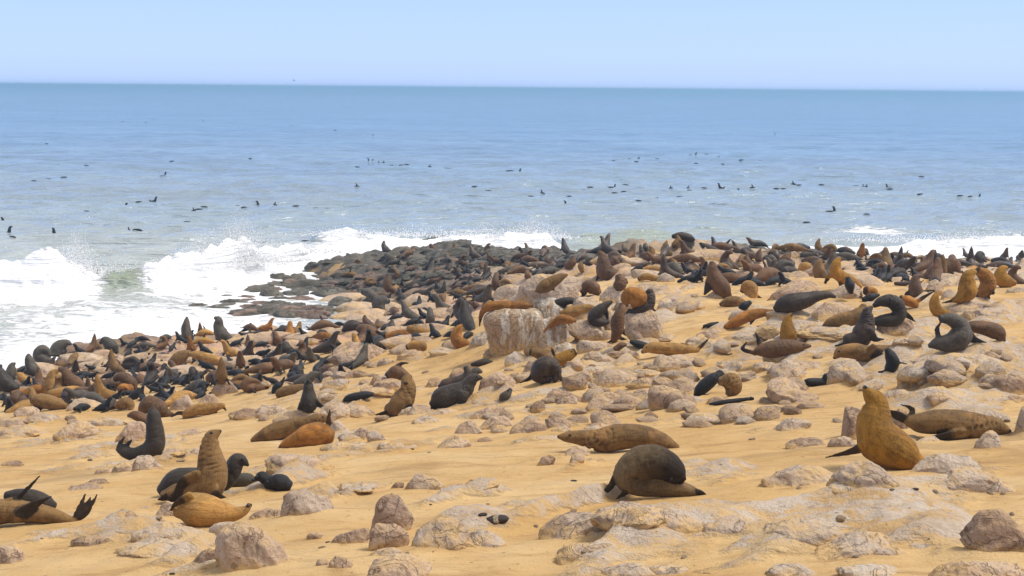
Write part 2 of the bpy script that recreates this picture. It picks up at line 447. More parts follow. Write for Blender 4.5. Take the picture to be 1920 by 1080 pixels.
('B2',328,515,495,602,'round','pk','small stone tucked before a brown one'),
('B2',-20,680,268,822,'round','br','rough brown boulder at the centre of the sand'),
('B2',228,655,520,785,'slab','br','sloping brown stone beside the rough centre boulder'),
('B2',290,740,450,805,'slab','gy','low pale stone before the sloping brown stone'),
('B2',480,700,760,790,'slab','pk','low pink ledge behind the long lying seal'),
('B2',600,330,725,382,'slab','br','small stone in the stony middle ground'),
('B2',445,335,610,412,'block','br','angular stone in the stony middle ground'),
('B2',640,240,775,312,'round','pk','reddish stone in the stony middle ground'),
('B2',400,258,535,342,'round','pk','pinkish stone before the orange sleeping seal'),
('B2',80,245,245,352,'round','pk','pink boulder left of the brown grooming seal'),
('B2',-40,335,145,415,'slab','br','flat brown stone left of the brown grooming seal'),
('B2',1180,358,1295,432,'round','br','small brown stone behind the angular boulder'),
('B2',780,348,895,402,'round','br','little round stone in the middle distance'),
('B2',910,318,1135,392,'slab','gy','pale stone in the middle distance'),
('B2',510,178,715,272,'round','gy','grey rounded stone below the upper seal group'),
('B2',700,185,865,252,'round','br','brown rounded stone below the upper seal group'),
('B2',865,180,960,250,'round','br','small stone beside the long lying tan seal'),
('B2',1030,66,1210,132,'block','gy','squared stone behind the long lying tan seal'),
('B2',1120,200,1430,290,'slab','pk','low slab before the long lying tan seal'),
('B2',1530,250,1820,330,'slab','gy','pale slab in the right middle ground'),
('B2',1800,250,2080,345,'slab','gy','pale slab under the brown seal with raised flipper'),
('B2',460,270,900,340,'slab','gy','pale ledge across the stony middle ground'),
('B1',535,98,1062,305,'round','pk','big pink boulder at the edge of the left crowd'),
('B1',870,390,1105,492,'round','br','brown stone behind the striped sitting seal'),
('B1',780,458,1035,545,'slab','pk','pink stone behind the black lying pup'),
('B1',1435,305,1570,425,'round','br','stone behind the dark walking seal'),
('B1',1270,370,1530,465,'slab','br','brown slab left of the dark walking seal'),
('B1',1665,318,1960,475,'round','pk','pink brown boulder right of the dark walking seal'),
('B1',1605,578,1880,705,'round','pk','pink boulder in front of the dark walking seal'),
('B1',1660,658,1920,790,'round','pk','sandy boulder in front of another pink one'),
('B1',1758,740,1890,812,'round','gy','pale stone at the foot of the sandy boulder'),
('B1',1490,708,1698,832,'peak','pk','pointed pink stone in the middle sand'),
('B1',1165,660,1380,742,'slab','gy','flat pale stone below the striped sitting seal'),
('B1',1070,588,1300,668,'slab','gy','pale stone at the foot of the striped sitting seal'),
('B1',1260,615,1560,672,'slab','pk','low pink ledge under the dark walking seal'),
('B1',590,598,800,672,'peak','br','brown wedge of rock in the middle sand'),
('B1',555,695,672,812,'round','gy','grey stone beside the ginger lying seal'),
('B1',612,800,815,862,'round','gy','speckled grey stone in front of two others'),
('B1',698,753,845,828,'round','br','brown stone behind the speckled grey one'),
('B1',830,768,985,875,'round','gy','grey stone right of the speckled one'),
('B1',-20,560,265,690,'slab','pk','low pink shelf left of the dark upright seal'),
('B1',450,490,690,580,'slab','pk','low pink shelf right of the dark upright seal'),
('B1',200,600,600,690,'slab','pk','low pinkish slab under the dark upright seal'),
('B1',1060,170,1275,245,'slab','pk','pink slab under the curled tan seal'),
('B1',1290,150,1560,220,'slab','pk','pink slab before the white-streaked rock'),
('B1',905,235,1035,308,'round','gy','pale stone at the right end of the big pink boulder'),
('B1',660,330,800,400,'round','br','brown stone under the dark pups'),
('B1',500,380,700,460,'slab','gy','grey stone below the big pink boulder'),
('B0',400,700,740,852,'round','pk','boulder alone in the left sand'),
('B0',868,697,1108,900,'round','pk','boulder behind the dark upright seal'),
('B0',180,635,470,725,'slab','gy','pale slab behind the boulder in the left sand'),
('B0',135,780,310,835,'slab','br','low brown stone in the left sand'),
('B0',-40,775,85,842,'round','br','stone at the left edge of the sand'),
('B0',1265,500,1470,650,'round','pk','pink boulder below the black pups, left of a pair'),
('B0',1440,490,1665,650,'round','pk','pink boulder below the black pups, right of a pair'),
('B0',1580,390,1795,535,'round','br','brown boulder behind a pair of pink ones'),
('B0',500,500,815,650,'slab','pk','sloping pink slab under the tan lying pair'),
('B0',110,570,300,690,'slab','pk','low pink slab at left below the side-lying seal'),
('B0',-40,650,190,780,'slab','gy','pale slab at the left edge'),
('B0',1780,150,1915,235,'round','pk','smooth pink boulder in the left crowd'),
('B0',660,660,960,760,'slab','gy','pale slab under the striped seal facing the viewer'),
('B0',1280,760,1560,830,'slab','pk','low slab in the left middle sand'),
('B0',1700,620,1960,700,'slab','br','low brown shelf in the left middle ground')]


PLAN = []
def plan_rocks():
    """where each boulder stands and how big it is; the ground is banked up round it"""
    fx = np.array([TILE[r[0]][0]+(r[1]+r[3])/8 for r in ROCKS]); fy = np.array([TILE[r[0]][1]+r[4]/4 for r in ROCKS])
    dd, PP = hit(fx, fy)
    for i, (tl, x0, y0, x1, y1, st, cl, lab) in enumerate(ROCKS):
        d0 = dd[i]; w = (x1-x0)/4/FPX*d0; h = (y1-y0)/4/FPX*d0
        dep = min(max(0.55*w, 0.7*h), 1.5*w) if st != 'slab' else 0.62*w
        d = d0 + dep*0.36
        w *= d/d0
        c = CAM + d*ray(fx[i], fy[i])
        gz = float(ground(np.array([c[0]]), np.array([c[1]]))[0])
        top = (CAM + d*ray(fx[i], TILE[tl][1]+y0/4))[2]
        hz = float(np.clip(top-gz, 0.45*h, 1.5*h))
        hz *= {'slab': 0.72, 'round': 0.86, 'block': 0.92}.get(st, 1.0)
        PLAN.append((c[0], c[1], gz, w, dep, hz, (x1-x0)/4))
    for (x, y, z, w, dep, hz, pw), r in zip(PLAN, ROCKS):
        if r[5] == 'slab': MOUNDS.append((x, y, 0.60*w, 0.62*dep, 0.24*hz, 0.07))
        elif r[5] in ('round', 'peak'): MOUNDS.append((x, y, 0.66*w, 0.66*dep, 0.24*hz, 0.03))
        else: MOUNDS.append((x, y, 0.62*w, 0.64*dep, 0.10*hz, 0.0))
plan_rocks()
# ------------------------------------------------------------------ materials of the place
SAND_A, SAND_B, SAND_C = (0.58, 0.36, 0.138), (0.66, 0.455, 0.215), (0.39, 0.22, 0.08)

def sand_colour(b, co):
    n1 = b.noise(co, 0.55, 4, 0.6); n2 = b.noise(co, 9.0, 5, 0.7)
    st = b.noise(b.map(co, (0.5, 2.2, 1), (0, 0, math.radians(37))), 1.6, 5, 0.65)
    c = b.mix(b.ramp(n1, 0.35, 0.68), SAND_A, SAND_B)
    c = b.mix(b.ramp(st, 0.50, 0.72, 0, 0.75), c, SAND_C)
    c = b.mix(b.ramp(n2, 0.54, 0.74, 0, 0.6), c, SAND_C)
    damp = b.noise(b.map(co, (0.22, 0.5, 1), (0, 0, math.radians(30))), 1.0, 6, 0.68, 0.5)
    c = b.mix(b.ramp(damp, 0.54, 0.66, 0, 0.45), c, (0.30, 0.19, 0.085))        # damp and fouled patches
    c = b.mix(b.ramp(b.noise(co, 26, 3, 0.8), 0.62, 0.72, 0, 0.5), c, (0.26, 0.165, 0.08))   # grit
    return c

def rock_layers(b, co, base, dark, pale, s=1.0):
    n1 = b.noise(co, 1.3*s, 5, 0.6, 0.4); n2 = b.noise(co, 6.0*s, 6, 0.68); n3 = b.noise(co, 30.0*s, 4, 0.7)
    c = b.mix(b.ramp(n1, 0.36, 0.66), base, pale)
    c = b.mix(b.ramp(n2, 0.53, 0.70, 0, 0.8), c, dark)
    c = b.mix(b.ramp(n3, 0.52, 0.72, 0, 0.6), c, dark)
    vein = b.math('ABSOLUTE', b.math('SUBTRACT', b.noise(co, 2.4*s, 5, 0.6, 0.9), 0.5))
    c = b.mix(b.ramp(vein, 0.0, 0.014, 0.5, 0.0), c, dark)
    hgt = b.math('ADD', b.math('MULTIPLY', n2, 0.7), b.math('MULTIPLY', n3, 0.35))
    return c, hgt, vein

def ground_material():
    b = NT('ground'); co = b.coord('Object')
    sand = sand_colour(b, co)
    rk, hgt, vein = rock_layers(b, co, (0.50, 0.385, 0.275), (0.29, 0.195, 0.12), (0.60, 0.50, 0.395), 0.8)
    pk, hgt2, _ = rock_layers(b, co, (0.47, 0.28, 0.20), (0.24, 0.13, 0.085), (0.57, 0.39, 0.30), 0.7)
    dk, hgt3, _ = rock_layers(b, co, (0.105, 0.095, 0.072), (0.028, 0.025, 0.02), (0.19, 0.165, 0.13), 0.6)
    rk = b.mix(b.attr('pink'), rk, pk); rk = b.mix(b.attr('dark'), rk, dk)
    br = b.noise(co, 5.0, 6, 0.7); br2 = b.noise(b.map(co, (0.7, 2.4, 1), (0, 0, math.radians(37))), 2.2, 5, 0.65)
    m = b.math('ADD', b.attr('rockm'), b.math('MULTIPLY', b.math('SUBTRACT', br, 0.5), 0.16))
    m = b.math('ADD', m, b.math('MULTIPLY', b.math('SUBTRACT', br2, 0.5), 0.30))
    f = b.ramp(m, 0.0, 0.075)
    c = b.mix(f, sand, rk)
    film = b.ramp(b.math('ADD', b.math('MULTIPLY', b.noise(co, 3.3, 5, 0.7), 0.5), b.math('MULTIPLY', br2, 0.5)), 0.46, 0.56, 0, 0.88)       # thin drift of sand over the rock
    film = b.math('MULTIPLY', film, b.math('SUBTRACT', 1.0, b.attr('dark')))
    c = b.mix(film, c, sand)
    wet = b.attr('wet')
    c = b.mix(wet, c, b.mix(1.0, c, (0.42, 0.42, 0.42), 'MULTIPLY'))
    sp = b.ramp(b.noise(co, 14, 3, 0.6), 0.67, 0.71, 0, 0.8)              # scattered droppings and dark grit
    c = b.mix(sp, c, (0.10, 0.06, 0.03))
    fine = b.noise(co, 45, 4, 0.75); rip = b.noise(b.map(co, (0.7, 3.2, 1), (0, 0, math.radians(33))), 2.6, 6, 0.62)
    hh = b.math('ADD', b.math('MULTIPLY', fine, 0.20), b.math('MULTIPLY', rip, 0.9))
    tread = b.n('TexVoronoi', feature='SMOOTH_F1'); b.put(tread.inputs['Vector'], b.map(co, (1.6, 2.6, 1.6), (0, 0, math.radians(20)))); tread.inputs['Scale'].default_value = 1.0
    hh = b.math('ADD', hh, b.math('MULTIPLY', tread.outputs[0], 0.8))            # trampled hollows
    hh = b.math('ADD', hh, b.math('MULTIPLY', b.math('MULTIPLY', hgt, f), 0.9))
    return b.set(c, b.ramp(wet, 0, 1, 0.95, 0.45), b.bump(hh, 0.8, 0.13), Specular_IOR_Level=0.25)

def rock_material(name, base, dark, pale, dust=0.5, s=1.0, rough=0.9, guano=0.0):
    b = NT(name); co = b.n('TexCoord').outputs['Object']
    oi = b.n('ObjectInfo'); off = b.n('CombineXYZ')
    b.put(off.inputs[0], b.math('MULTIPLY', oi.outputs['Random'], 57.0)); b.put(off.inputs[1], b.math('MULTIPLY', oi.outputs['Random'], 23.0))
    co = b.map(co, loc=off.outputs[0])
    c, hgt, vein = rock_layers(b, co, base, dark, pale, s)
    c = b.mix(b.ramp(oi.outputs['Random'], 0, 1, 0, 0.5), c, b.mix(1.0, c, (0.86, 0.74, 0.66), 'MULTIPLY'))
    nrm = b.n('NewGeometry').outputs['Normal']; sx = b.n('SeparateXYZ'); b.put(sx.inputs[0], nrm)
    if guano:
        gz = b.noise(b.map(co, (3.2, 3.2, 0.35)), 1.6, 6, 0.7, 0.3)
        c = b.mix(b.ramp(gz, 0.47, 0.60, 0, guano), c, (0.66, 0.61, 0.52))
        gb = b.noise(b.map(co, (2.6, 2.6, 0.30), loc=(3, 5, 1)), 1.3, 6, 0.7, 0.3)
        c = b.mix(b.ramp(gb, 0.54, 0.64, 0, 0.75), c, (0.30, 0.165, 0.05))
        c = b.mix(b.ramp(b.noise(co, 9, 4, 0.7), 0.62, 0.70, 0, 0.7), c, (0.09, 0.055, 0.03))
    if dust:
        up = b.ramp(sx.outputs[2], 0.35, 0.95)
        d = b.math('MULTIPLY', up, b.ramp(b.noise(co, 2.6, 5, 0.68), 0.42, 0.64, 0, dust))
        c = b.mix(d, c, b.mix(0.5, SAND_A, SAND_B))
    if dust:
        foot = b.math('ADD', b.attr('foot'), b.math('MULTIPLY', b.math('SUBTRACT', b.noise(co, 4.0, 5, 0.7), 0.5), 1.0))
        c = b.mix(b.ramp(foot, 0.34, 0.06, 0, 0.92), c, b.mix(0.35, SAND_A, SAND_B))       # sand drifted against the foot
    pits = b.n('TexVoronoi'); b.put(pits.inputs['Vector'], co); pits.inputs['Scale'].default_value = 16*s
    h = b.math('ADD', hgt, b.math('MULTIPLY', pits.outputs[0], 0.25))
    h = b.math('ADD', h, b.ramp(vein, 0, 0.02, -0.25, 0))
    return b.set(c, rough, b.bump(h, 0.9, 0.09), Specular_IOR_Level=0.3)

M_ground = ground_material()
M_rock = {
 'pk': rock_material('pink_rock', (0.50, 0.36, 0.24), (0.26, 0.155, 0.098), (0.60, 0.475, 0.35), 0.75),
 'gy': rock_material('grey_tan_rock', (0.48, 0.375, 0.275), (0.26, 0.18, 0.115), (0.58, 0.495, 0.40), 0.9),
 'br': rock_material('brown_rock', (0.36, 0.245, 0.16), (0.18, 0.105, 0.065), (0.47, 0.35, 0.25), 0.6),
 'gu': rock_material('guano_stained_rock', (0.44, 0.32, 0.20), (0.20, 0.12, 0.06), (0.56, 0.45, 0.32), 0.2, 1.2, 0.85, 0.95),
 'db': rock_material('weathered_reef_rock', (0.20, 0.14, 0.10), (0.06, 0.042, 0.03), (0.34, 0.245, 0.18), 0.0, 1.4, 0.5),
 'dk': rock_material('wet_dark_rock', (0.105, 0.098, 0.072), (0.024, 0.022, 0.017), (0.22, 0.20, 0.15), 0.0, 1.6, 0.42)}

# ------------------------------------------------------------------ ground sheet
def build_ground():
    ny, nx = 640, 600
    ys = 3.0*np.exp(np.linspace(0, math.log(135/3.0), ny)); an = np.tan(np.linspace(math.radians(-27), math.radians(27), nx))
    Y = np.repeat(ys[:, None], nx, 1); X = (Y+6)*an[None]
    H, dlt, px, py, cov, hb = ground(X, Y, True)
    idx = np.arange(ny*nx).reshape(ny, nx)
    F = np.stack([idx[:-1, :-1], idx[:-1, 1:], idx[1:, 1:], idx[1:, :-1]], -1).reshape(-1, 4)
    keep = (H.ravel()[F].max(1) > -1.5)
    F = F[keep]
    me = mesh_from('ground', np.stack([X, Y, H], -1).reshape(-1, 3), F)
    g = lambda cx, cy, rx, ry: np.exp(-((px-cx)/rx)**2-((py-cy)/ry)**2)
    n = noise2(X*0.3, Y*0.3, 9)
    pink = np.clip(np.maximum.reduce([g(330,690,420,60), g(820,585,220,55), g(640,640,160,40), 0.5*g(1300,500,300,35)])*1.5+0.35*n, 0, 1)*sstep(34, 44, Y)
    dark = np.clip(np.maximum.reduce([g(690,505,230,48), g(870,478,140,35), g(1050,480,120,16), g(1500,478,500,14)])*1.9+0.4*n-0.1, 0, 1)*sstep(58, 70, Y)
    wet = sstep(1.0, 0.1, H + 0.25*n)
    attr(me, 'rockm', dlt.ravel()); attr(me, 'pink', pink.ravel()); attr(me, 'dark', dark.ravel()); attr(me, 'wet', wet.ravel())
    o = obj('ground', me, M_ground); o['kind'] = 'structure'
    o['label'] = 'golden sand and weathered bedrock sloping down to the surf'
build_ground()

# ------------------------------------------------------------------ sea
def sea_pt(px, py):
    r = ray(np.asarray(px, float), np.asarray(py, float)); t = -CAM_Z/r[..., 2]
    return CAM + t[..., None]*r

CRESTS = [  # line of a breaking crest (looked up on the water plane), height of the crest along it, depth seaward / landward
 ([(-700,560),(-300,560),(0,552),(150,546),(185,543),(290,545),(330,541),(420,530),(520,512),(600,498),(660,482)],
  [1.0,1.5,1.6,1.65,1.3,1.15,1.7,2.1,1.8,1.3,.2], 3.2, 1.3),
 ([(540,472),(620,472),(760,474),(900,476),(980,478),(1030,478),(1075,478)], [.1,.6,.8,1.1,1.75,1.6,0], 3.0, 1.3),
 ([(575,452),(600,453),(640,454),(700,456),(760,458)], [0,.65,.6,.45,0], 2.5, 1.2),
 ([(1370,485),(1420,486),(1520,486),(1640,485),(1760,484),(1850,483),(1930,484),(2300,488)], [0,.5,.55,.7,1.0,1.2,1.1,.8], 4.0, 1.6),
 ([(1040,455),(1120,452),(1250,450),(1400,452)], [0,.55,.45,0], 4.0, 2.5),
 ([(1240,435),(1330,433),(1450,436)], [0,.4,0], 4.0, 3.0)]
FOAMG = [(300,610,440,60,.86),(90,655,220,50,.80),(470,570,190,65,.92),(60,590,200,25,.45),(1620,434,95,7,.95),(1650,441,160,5,.6),(800,458,230,12,.9),
 (1180,475,120,10,.75),(1650,474,360,17,1.0),(1400,472,90,12,.85),(560,600,150,25,.6),(640,470,120,14,.7),(1900,464,170,24,1.0),(900,440,120,8,.55)]
def sea_shape(X, Y):
    r = np.hypot(X, Y)
    row = 0.013*Y
    Z = np.zeros_like(X)
    u = X*0.985+Y*0.17; v = -X*0.17+Y*0.985
    for (lu, lv, a, s) in ((26, 10, .26, 1), (13, 5.0, .34, 2), (6, 3.0, .30, 3), (2.6, 1.3, .09, 4)):
        Z = Z + a*(0.5-1.9*np.abs(noise2(u/lu, v/lv, 100+s)))*sstep(1.5, 0.6, row/lv)
    calm = sstep(70, 110, Y); Z = Z*(0.45+0.55*calm)
    px, py = project(np.stack([X, Y, np.zeros_like(X)], -1))
    foam = np.zeros_like(X); green = np.zeros_like(X)
    rough = fbm2(X*0.5, Y*0.5, 140, 3); rough2 = fbm2(X*1.6, Y*1.6, 150, 2)
    for k, (ln, hs, ws, wl) in enumerate(CRESTS):
        P = sea_pt([p[0] for p in ln], [p[1] for p in ln])
        o = np.argsort(P[:, 0]); cx, cy, ch = P[o, 0], P[o, 1], np.array(hs)[o]
        cyl = np.interp(X, cx, cy) + 0.9*noise2(X*0.15, X*0+k, 160)
        a = np.interp(X, cx, ch, left=0, right=0)*(1+0.35*noise2(X*0.35, Y*0.1, 170+k))
        s = Y-cyl
        prof = np.where(s > 0, np.exp(-(s/ws)**2), np.exp(-(s/wl)**2)*0.72+0.28*np.exp(-(s/5.0)**2))
        Z = Z + a*prof*(1+0.25*rough*sstep(.5, 1.0, a)) + 0.30*a*rough2*np.exp(-(s/2.2)**2)*0.6
        if k < 4:
            brk = sstep(0.35, 0.8, a)
            if k == 0:
                gap = np.exp(-((px-232)/52)**2); green = np.maximum(green, gap*np.exp(-(s/3.0)**2)); brk = brk*(1-0.85*gap)
            foam = np.maximum(foam, brk*np.where(s > 0, np.exp(-(s/1.6)**2), np.exp(-(s/7.5)**2))*1.25)
        else:
            green = np.maximum(green, 0.6*np.exp(-(s/5)**2)*np.clip(a*2, 0, 1))
    for cx, cy, rx, ry, a in FOAMG:
        foam = np.maximum(foam, a*np.exp(-((px-cx)/rx)**2-((py-cy)/ry)**2))
    hb = base_h(X, Y)
    shore = sstep(-1.25, -0.35, hb)*sstep(300, 120, r)
    foam = np.maximum(foam, shore*0.80)
    return Z, foam, green, hb, px, py

def build_sea():
    ny, nx = 590, 520
    inv = np.linspace(1/44.0, 1/420.0, 480); ys = np.r_[1/inv, np.exp(np.linspace(math.log(425), math.log(15000), 110))]
    an = np.tan(np.linspace(math.radians(-30), math.radians(30), nx))
    Y = np.repeat(ys[:, None], nx, 1); X = (Y+6)*an[None]
    Z, foam, green, hb, px, py = sea_shape(X, Y)
    idx = np.arange(ny*nx).reshape(ny, nx)
    F = np.stack([idx[:-1, :-1], idx[:-1, 1:], idx[1:, 1:], idx[1:, :-1]], -1).reshape(-1, 4)
    H = ground(X[ys < 135], Y[ys < 135])
    land = np.full(X.shape, -9.0); land[ys < 135] = H
    keep = land.ravel()[F].min(1) < 0.9
    F = F[keep]
    me = mesh_from('sea', np.stack([X, Y, Z], -1).reshape(-1, 3), F)
    surf = 0.62*sstep(6.3, 4.6, np.log(Y) + 0.12*noise2(X*0.02, Y*0.02, 190)) + 0.38*sstep(140, 78, Y + 14*noise2(X*0.03, Y*0.03, 191))          # churned, silty inshore water
    attr(me, 'foam', foam.ravel()); attr(me, 'green', green.ravel()); attr(me, 'surf', surf.ravel())
    b = NT('sea'); co = b.coord('Object')
    big = b.noise(b.map(co, (0.012, 0.05, 1)), 1.0, 3, 0.5)
    deep = b.mix(b.ramp(big, 0.4, 0.65), (0.05, 0.155, 0.29), (0.09, 0.23, 0.39))
    c = b.mix(b.attr('surf'), deep, (0.46, 0.49, 0.455))
    c = b.mix(b.attr('green'), c, (0.29, 0.33, 0.22))
    lace = b.noise(b.map(co, (0.8, 1.7, 1)), 0.9, 7, 0.68, 1.2); lace2 = b.noise(b.map(co, (0.5, 1.3, 1.2)), 3.2, 6, 0.7, 0.6)
    ln = b.math('ADD', b.math('MULTIPLY', lace, 0.65), b.math('MULTIPLY', lace2, 0.35))
    f = b.ramp(b.math('ADD', b.attr('foam'), b.math('MULTIPLY', b.math('SUBTRACT', ln, 0.5), 2.6)), 0.42, 0.78)
    c = b.mix(f, c, (0.95, 0.955, 0.95))
    w1 = b.noise(b.map(co, (0.5, 0.9, 1), (0, 0, 0.17)), 1.0, 5, 0.6, 0.3); w2 = b.noise(b.map(co, (0.16, 0.27, 1), (0, 0, 0.12)), 1.0, 5, 0.6, 0.4)
    w3 = b.noise(b.map(co, (0.035, 0.06, 1), (0, 0, 0.1)), 1.0, 4, 0.6)
    hh = b.math('ADD', b.math('MULTIPLY', w1, 0.4), b.math('MULTIPLY', w2, 2.0)); hh = b.math('ADD', hh, b.math('MULTIPLY', w3, 5.0))
    hh = b.math('ADD', hh, b.math('MULTIPLY', b.math('MULTIPLY', ln, f), 0.35))
    m = b.set(c, b.ramp(f, 0, 1, 0.12, 0.9), b.bump(hh, 0.75, 0.7), IOR=1.333, Specular_IOR_Level=b.ramp(f, 0, 1, 0.5, 0.1), Subsurface_Weight=b.math('MULTIPLY', f, 0.6), Subsurface_Radius=(1.0, 1.0, 1.0), Subsurface_Scale=0.4)
    o = obj('sea', me, m); o['kind'] = 'structure'; o['label'] = 'grey blue ocean breaking in white surf along the shore'
build_sea()

# flying spray above the breakers: thousands of separate drops
def build_spray():
    C = []
    def burst(px, py, n, wx, h, lean=0.0):
        n = int(n*1.15)
        p = sea_pt(px, py)
        t = RNG.random(n)**2.1
        x = p[0] + RNG.normal(0, wx, n)*(1-0.55*t) + lean*t
        y = p[1] + 1.0 + RNG.normal(0, 0.7, n)
        z = 1.15 + t*h*(0.55+0.45*RNG.random(n))*np.exp(-((x-p[0]-lean*t)/(wx*1.6))**2)
        s = (0.040*(1-t)+0.014)*(0.4+RNG.random(n))
        C.append(np.c_[x, y, z, s])
    burst(130, 548, 1500, 0.8, 3.1, 0.2); burst(440, 528, 3400, 1.25, 3.7, 0.2); burst(390, 532, 1600, 1.8, 2.6)
    burst(480, 520, 900, 1.2, 2.6); burst(540, 508, 500, 1.8, 1.2); burst(40, 552, 600, 2.2, 1.0); burst(340, 541, 700, 1.2, 1.9)
    burst(1000, 478, 1300, 1.6, 2.2, 0.3); burst(930, 477, 700, 2.0, 1.6); burst(800, 474, 600, 3.2, 1.2); burst(650, 472, 500, 2.5, 1.0)
    burst(1850, 483, 600, 3, 1.6); burst(1700, 484, 450, 3.5, 1.2); burst(200, 547, 250, 1.5, 1.8)
    C = np.concatenate(C); n = len(C)
    oc = np.array([[1,0,0],[-1,0,0],[0,1,0],[0,-1,0],[0,0,1],[0,0,-1]], float)
    of = np.array([[0,2,4],[2,1,4],[1,3,4],[3,0,4],[2,0,5],[1,2,5],[3,1,5],[0,3,5]])
    V = (C[:, None, :3] + oc[None]*C[:, None, 3:]).reshape(-1, 3)
    F = (of[None] + 6*np.arange(n)[:, None, None]).reshape(-1, 3)
    b = NT('sea_spray'); tr = b.n('BsdfTranslucent'); ad = b.n('MixShader'); tr.inputs[0].default_value = (0.97, 0.97, 0.97, 1); ad.inputs[0].default_value = 0.5
    m = b.set((0.96, 0.96, 0.96), 0.6); b.t.links.new(b.p.outputs[0], ad.inputs[1]); b.t.links.new(tr.outputs[0], ad.inputs[2]); b.t.links.new(ad.outputs[0], b.out.inputs[0])
    o = obj('sea_spray', mesh_from('sea_spray', V, F), m); o['kind'] = 'stuff'
    o['label'] = 'white spray thrown up where the waves break'
build_spray()
# ------------------------------------------------------------------ boulders
def ico(level):
    import bmesh
    bm = bmesh.new(); bmesh.ops.create_icosphere(bm, subdivisions=level, radius=1.0)
    V = np.array([v.co[:] for v in bm.verts]); F = np.array([[v.index for v in f.verts] for f in bm.faces]); bm.free()
    return V, F
ICO = {k: ico(k) for k in (1, 2, 3, 4, 5)}


def rock_verts(level, style, seed, dims):
    """a weathered stone filling the box dims (w, d, h), standing on z=0 with a buried foot"""
    rs = np.random.default_rng(seed)
    V = ICO[level][0].copy(); off = rs.random(3)*50
    pw, ncut, c0, amp, bury = {'slab': (0.95, 7, 0.74, 0.20, 0.56), 'round': (0.85, 12, 0.64, 0.15, 0.40), 'block': (0.70, 14, 0.66, 0.12, 0.27),
        'guano': (0.50, 6, 0.92, 0.10, 0.16), 'peak': (0.9, 8, 0.60, 0.12, 0.34), 'reef': (0.95, 12, 0.58, 0.34, 0.45)}[style]
    V = np.sign(V)*np.abs(V)**pw
    if style in ('peak', 'round', 'block'):
        kk = {'peak': 0.55, 'round': 0.30, 'block': 0.16}[style]
        k = 1-kk*np.clip(V[:, 2], -0.2, 1); V[:, 0] *= k; V[:, 1] *= k
    n = V/np.linalg.norm(V, axis=1)[:, None]
    q = n*1.1+off
    V = V + n*(amp*1.3*noise3(q[:, 0], q[:, 1], q[:, 2], 5))[:, None]
    for i in range(ncut):
        d = rs.normal(size=3); d[2] = d[2]*0.7+0.15; d /= np.linalg.norm(d)
        c = c0 + rs.random()*0.30
        s = V@d-c
        V = V - np.where(s > 0, s*0.93, 0)[:, None]*d
    q = n*2.8+off
    if style == 'reef': V = V - n*(0.16*np.abs(noise3(q[:, 0]*0.8, q[:, 1]*0.8, q[:, 2]*2.2, 12)))[:, None]*2
    V = V + n*(amp*0.55*noise3(q[:, 0], q[:, 1], q[:, 2], 6)+amp*0.30*noise3(q[:, 0]*2.3, q[:, 1]*2.3, q[:, 2]*2.3, 7))[:, None]
    if level >= 4: V = V + n*(0.022*noise3(q[:, 0]*5, q[:, 1]*5, q[:, 2]*5, 8)+0.014*noise3(q[:, 0]*11, q[:, 1]*11, q[:, 2]*11, 9))[:, None]
    V[:, 0] += rs.uniform(-0.28, 0.28)*V[:, 2]; V[:, 1] += rs.uniform(0.0, 0.3)*V[:, 2]
    lo, hi = V.min(0), V.max(0)
    V = (V-lo)/(hi-lo)
    V[:, 2] = (V[:, 2]-bury)/(1-bury)
    t = V[:, 2] > 0
    for a in (0, 1):
        l, h = V[t, a].min(), V[t, a].max(); V[:, a] = (V[:, a]-l)/(h-l)-0.5
    return V*np.array(dims)

def place_rocks():
    VV, FF, nv = [], [], 0
    for i, ((x, y, gz, w, dep, hz, pw), (tl, x0, y0, x1, y1, st, cl, lab)) in enumerate(zip(PLAN, ROCKS)):
        lv = 5 if pw > 125 else 4 if pw > 36 else 3
        V = rock_verts(lv, st, 300+i, (w, dep, hz))
        if st == 'guano':
            k = 1.0-0.14*np.clip(1-V[:, 2]/hz, 0, 1)**1.3; V[:, 0] = V[:, 0]*k; V[:, 1] *= k
        yaw = random.uniform(-0.3, 0.3) if st != 'guano' else 0
        ca, sa = math.cos(yaw), math.sin(yaw)
        W = np.c_[V[:, 0]*ca-V[:, 1]*sa, V[:, 0]*sa+V[:, 1]*ca, V[:, 2]]
        kind = 'ledge' if st == 'slab' else 'boulder' if pw > 28 else 'stone'
        me = mesh_from(kind, W, ICO[lv][1]); attr(me, 'foot', W[:, 2]/hz*(0.62 if st == 'slab' else 1.0))
        o = obj(kind, me, M_rock[cl], (x, y, gz))
        tag(o, lab, 'rock', 'boulders and stones of the shore')
        VV.append(W+np.array([x, y, gz])); FF.append(ICO[lv][1]+nv); nv += len(V)
    V = np.concatenate(VV); F = np.concatenate(FF)
    return BVHTree.FromPolygons(V.tolist(), F.tolist())
ROCK_BVH = place_rocks()

def top_z(xy):
    """height of whatever is underfoot: sand, bedrock or a boulder"""
    xy = np.atleast_2d(xy); z = ground(xy[:, 0], xy[:, 1])
    for i in range(len(xy)):
        h = ROCK_BVH.ray_cast(Vector((xy[i, 0], xy[i, 1], 40)), Vector((0, 0, -1)))
        if h[0] is not None and h[0].z > z[i]: z[i] = h[0].z
    return z

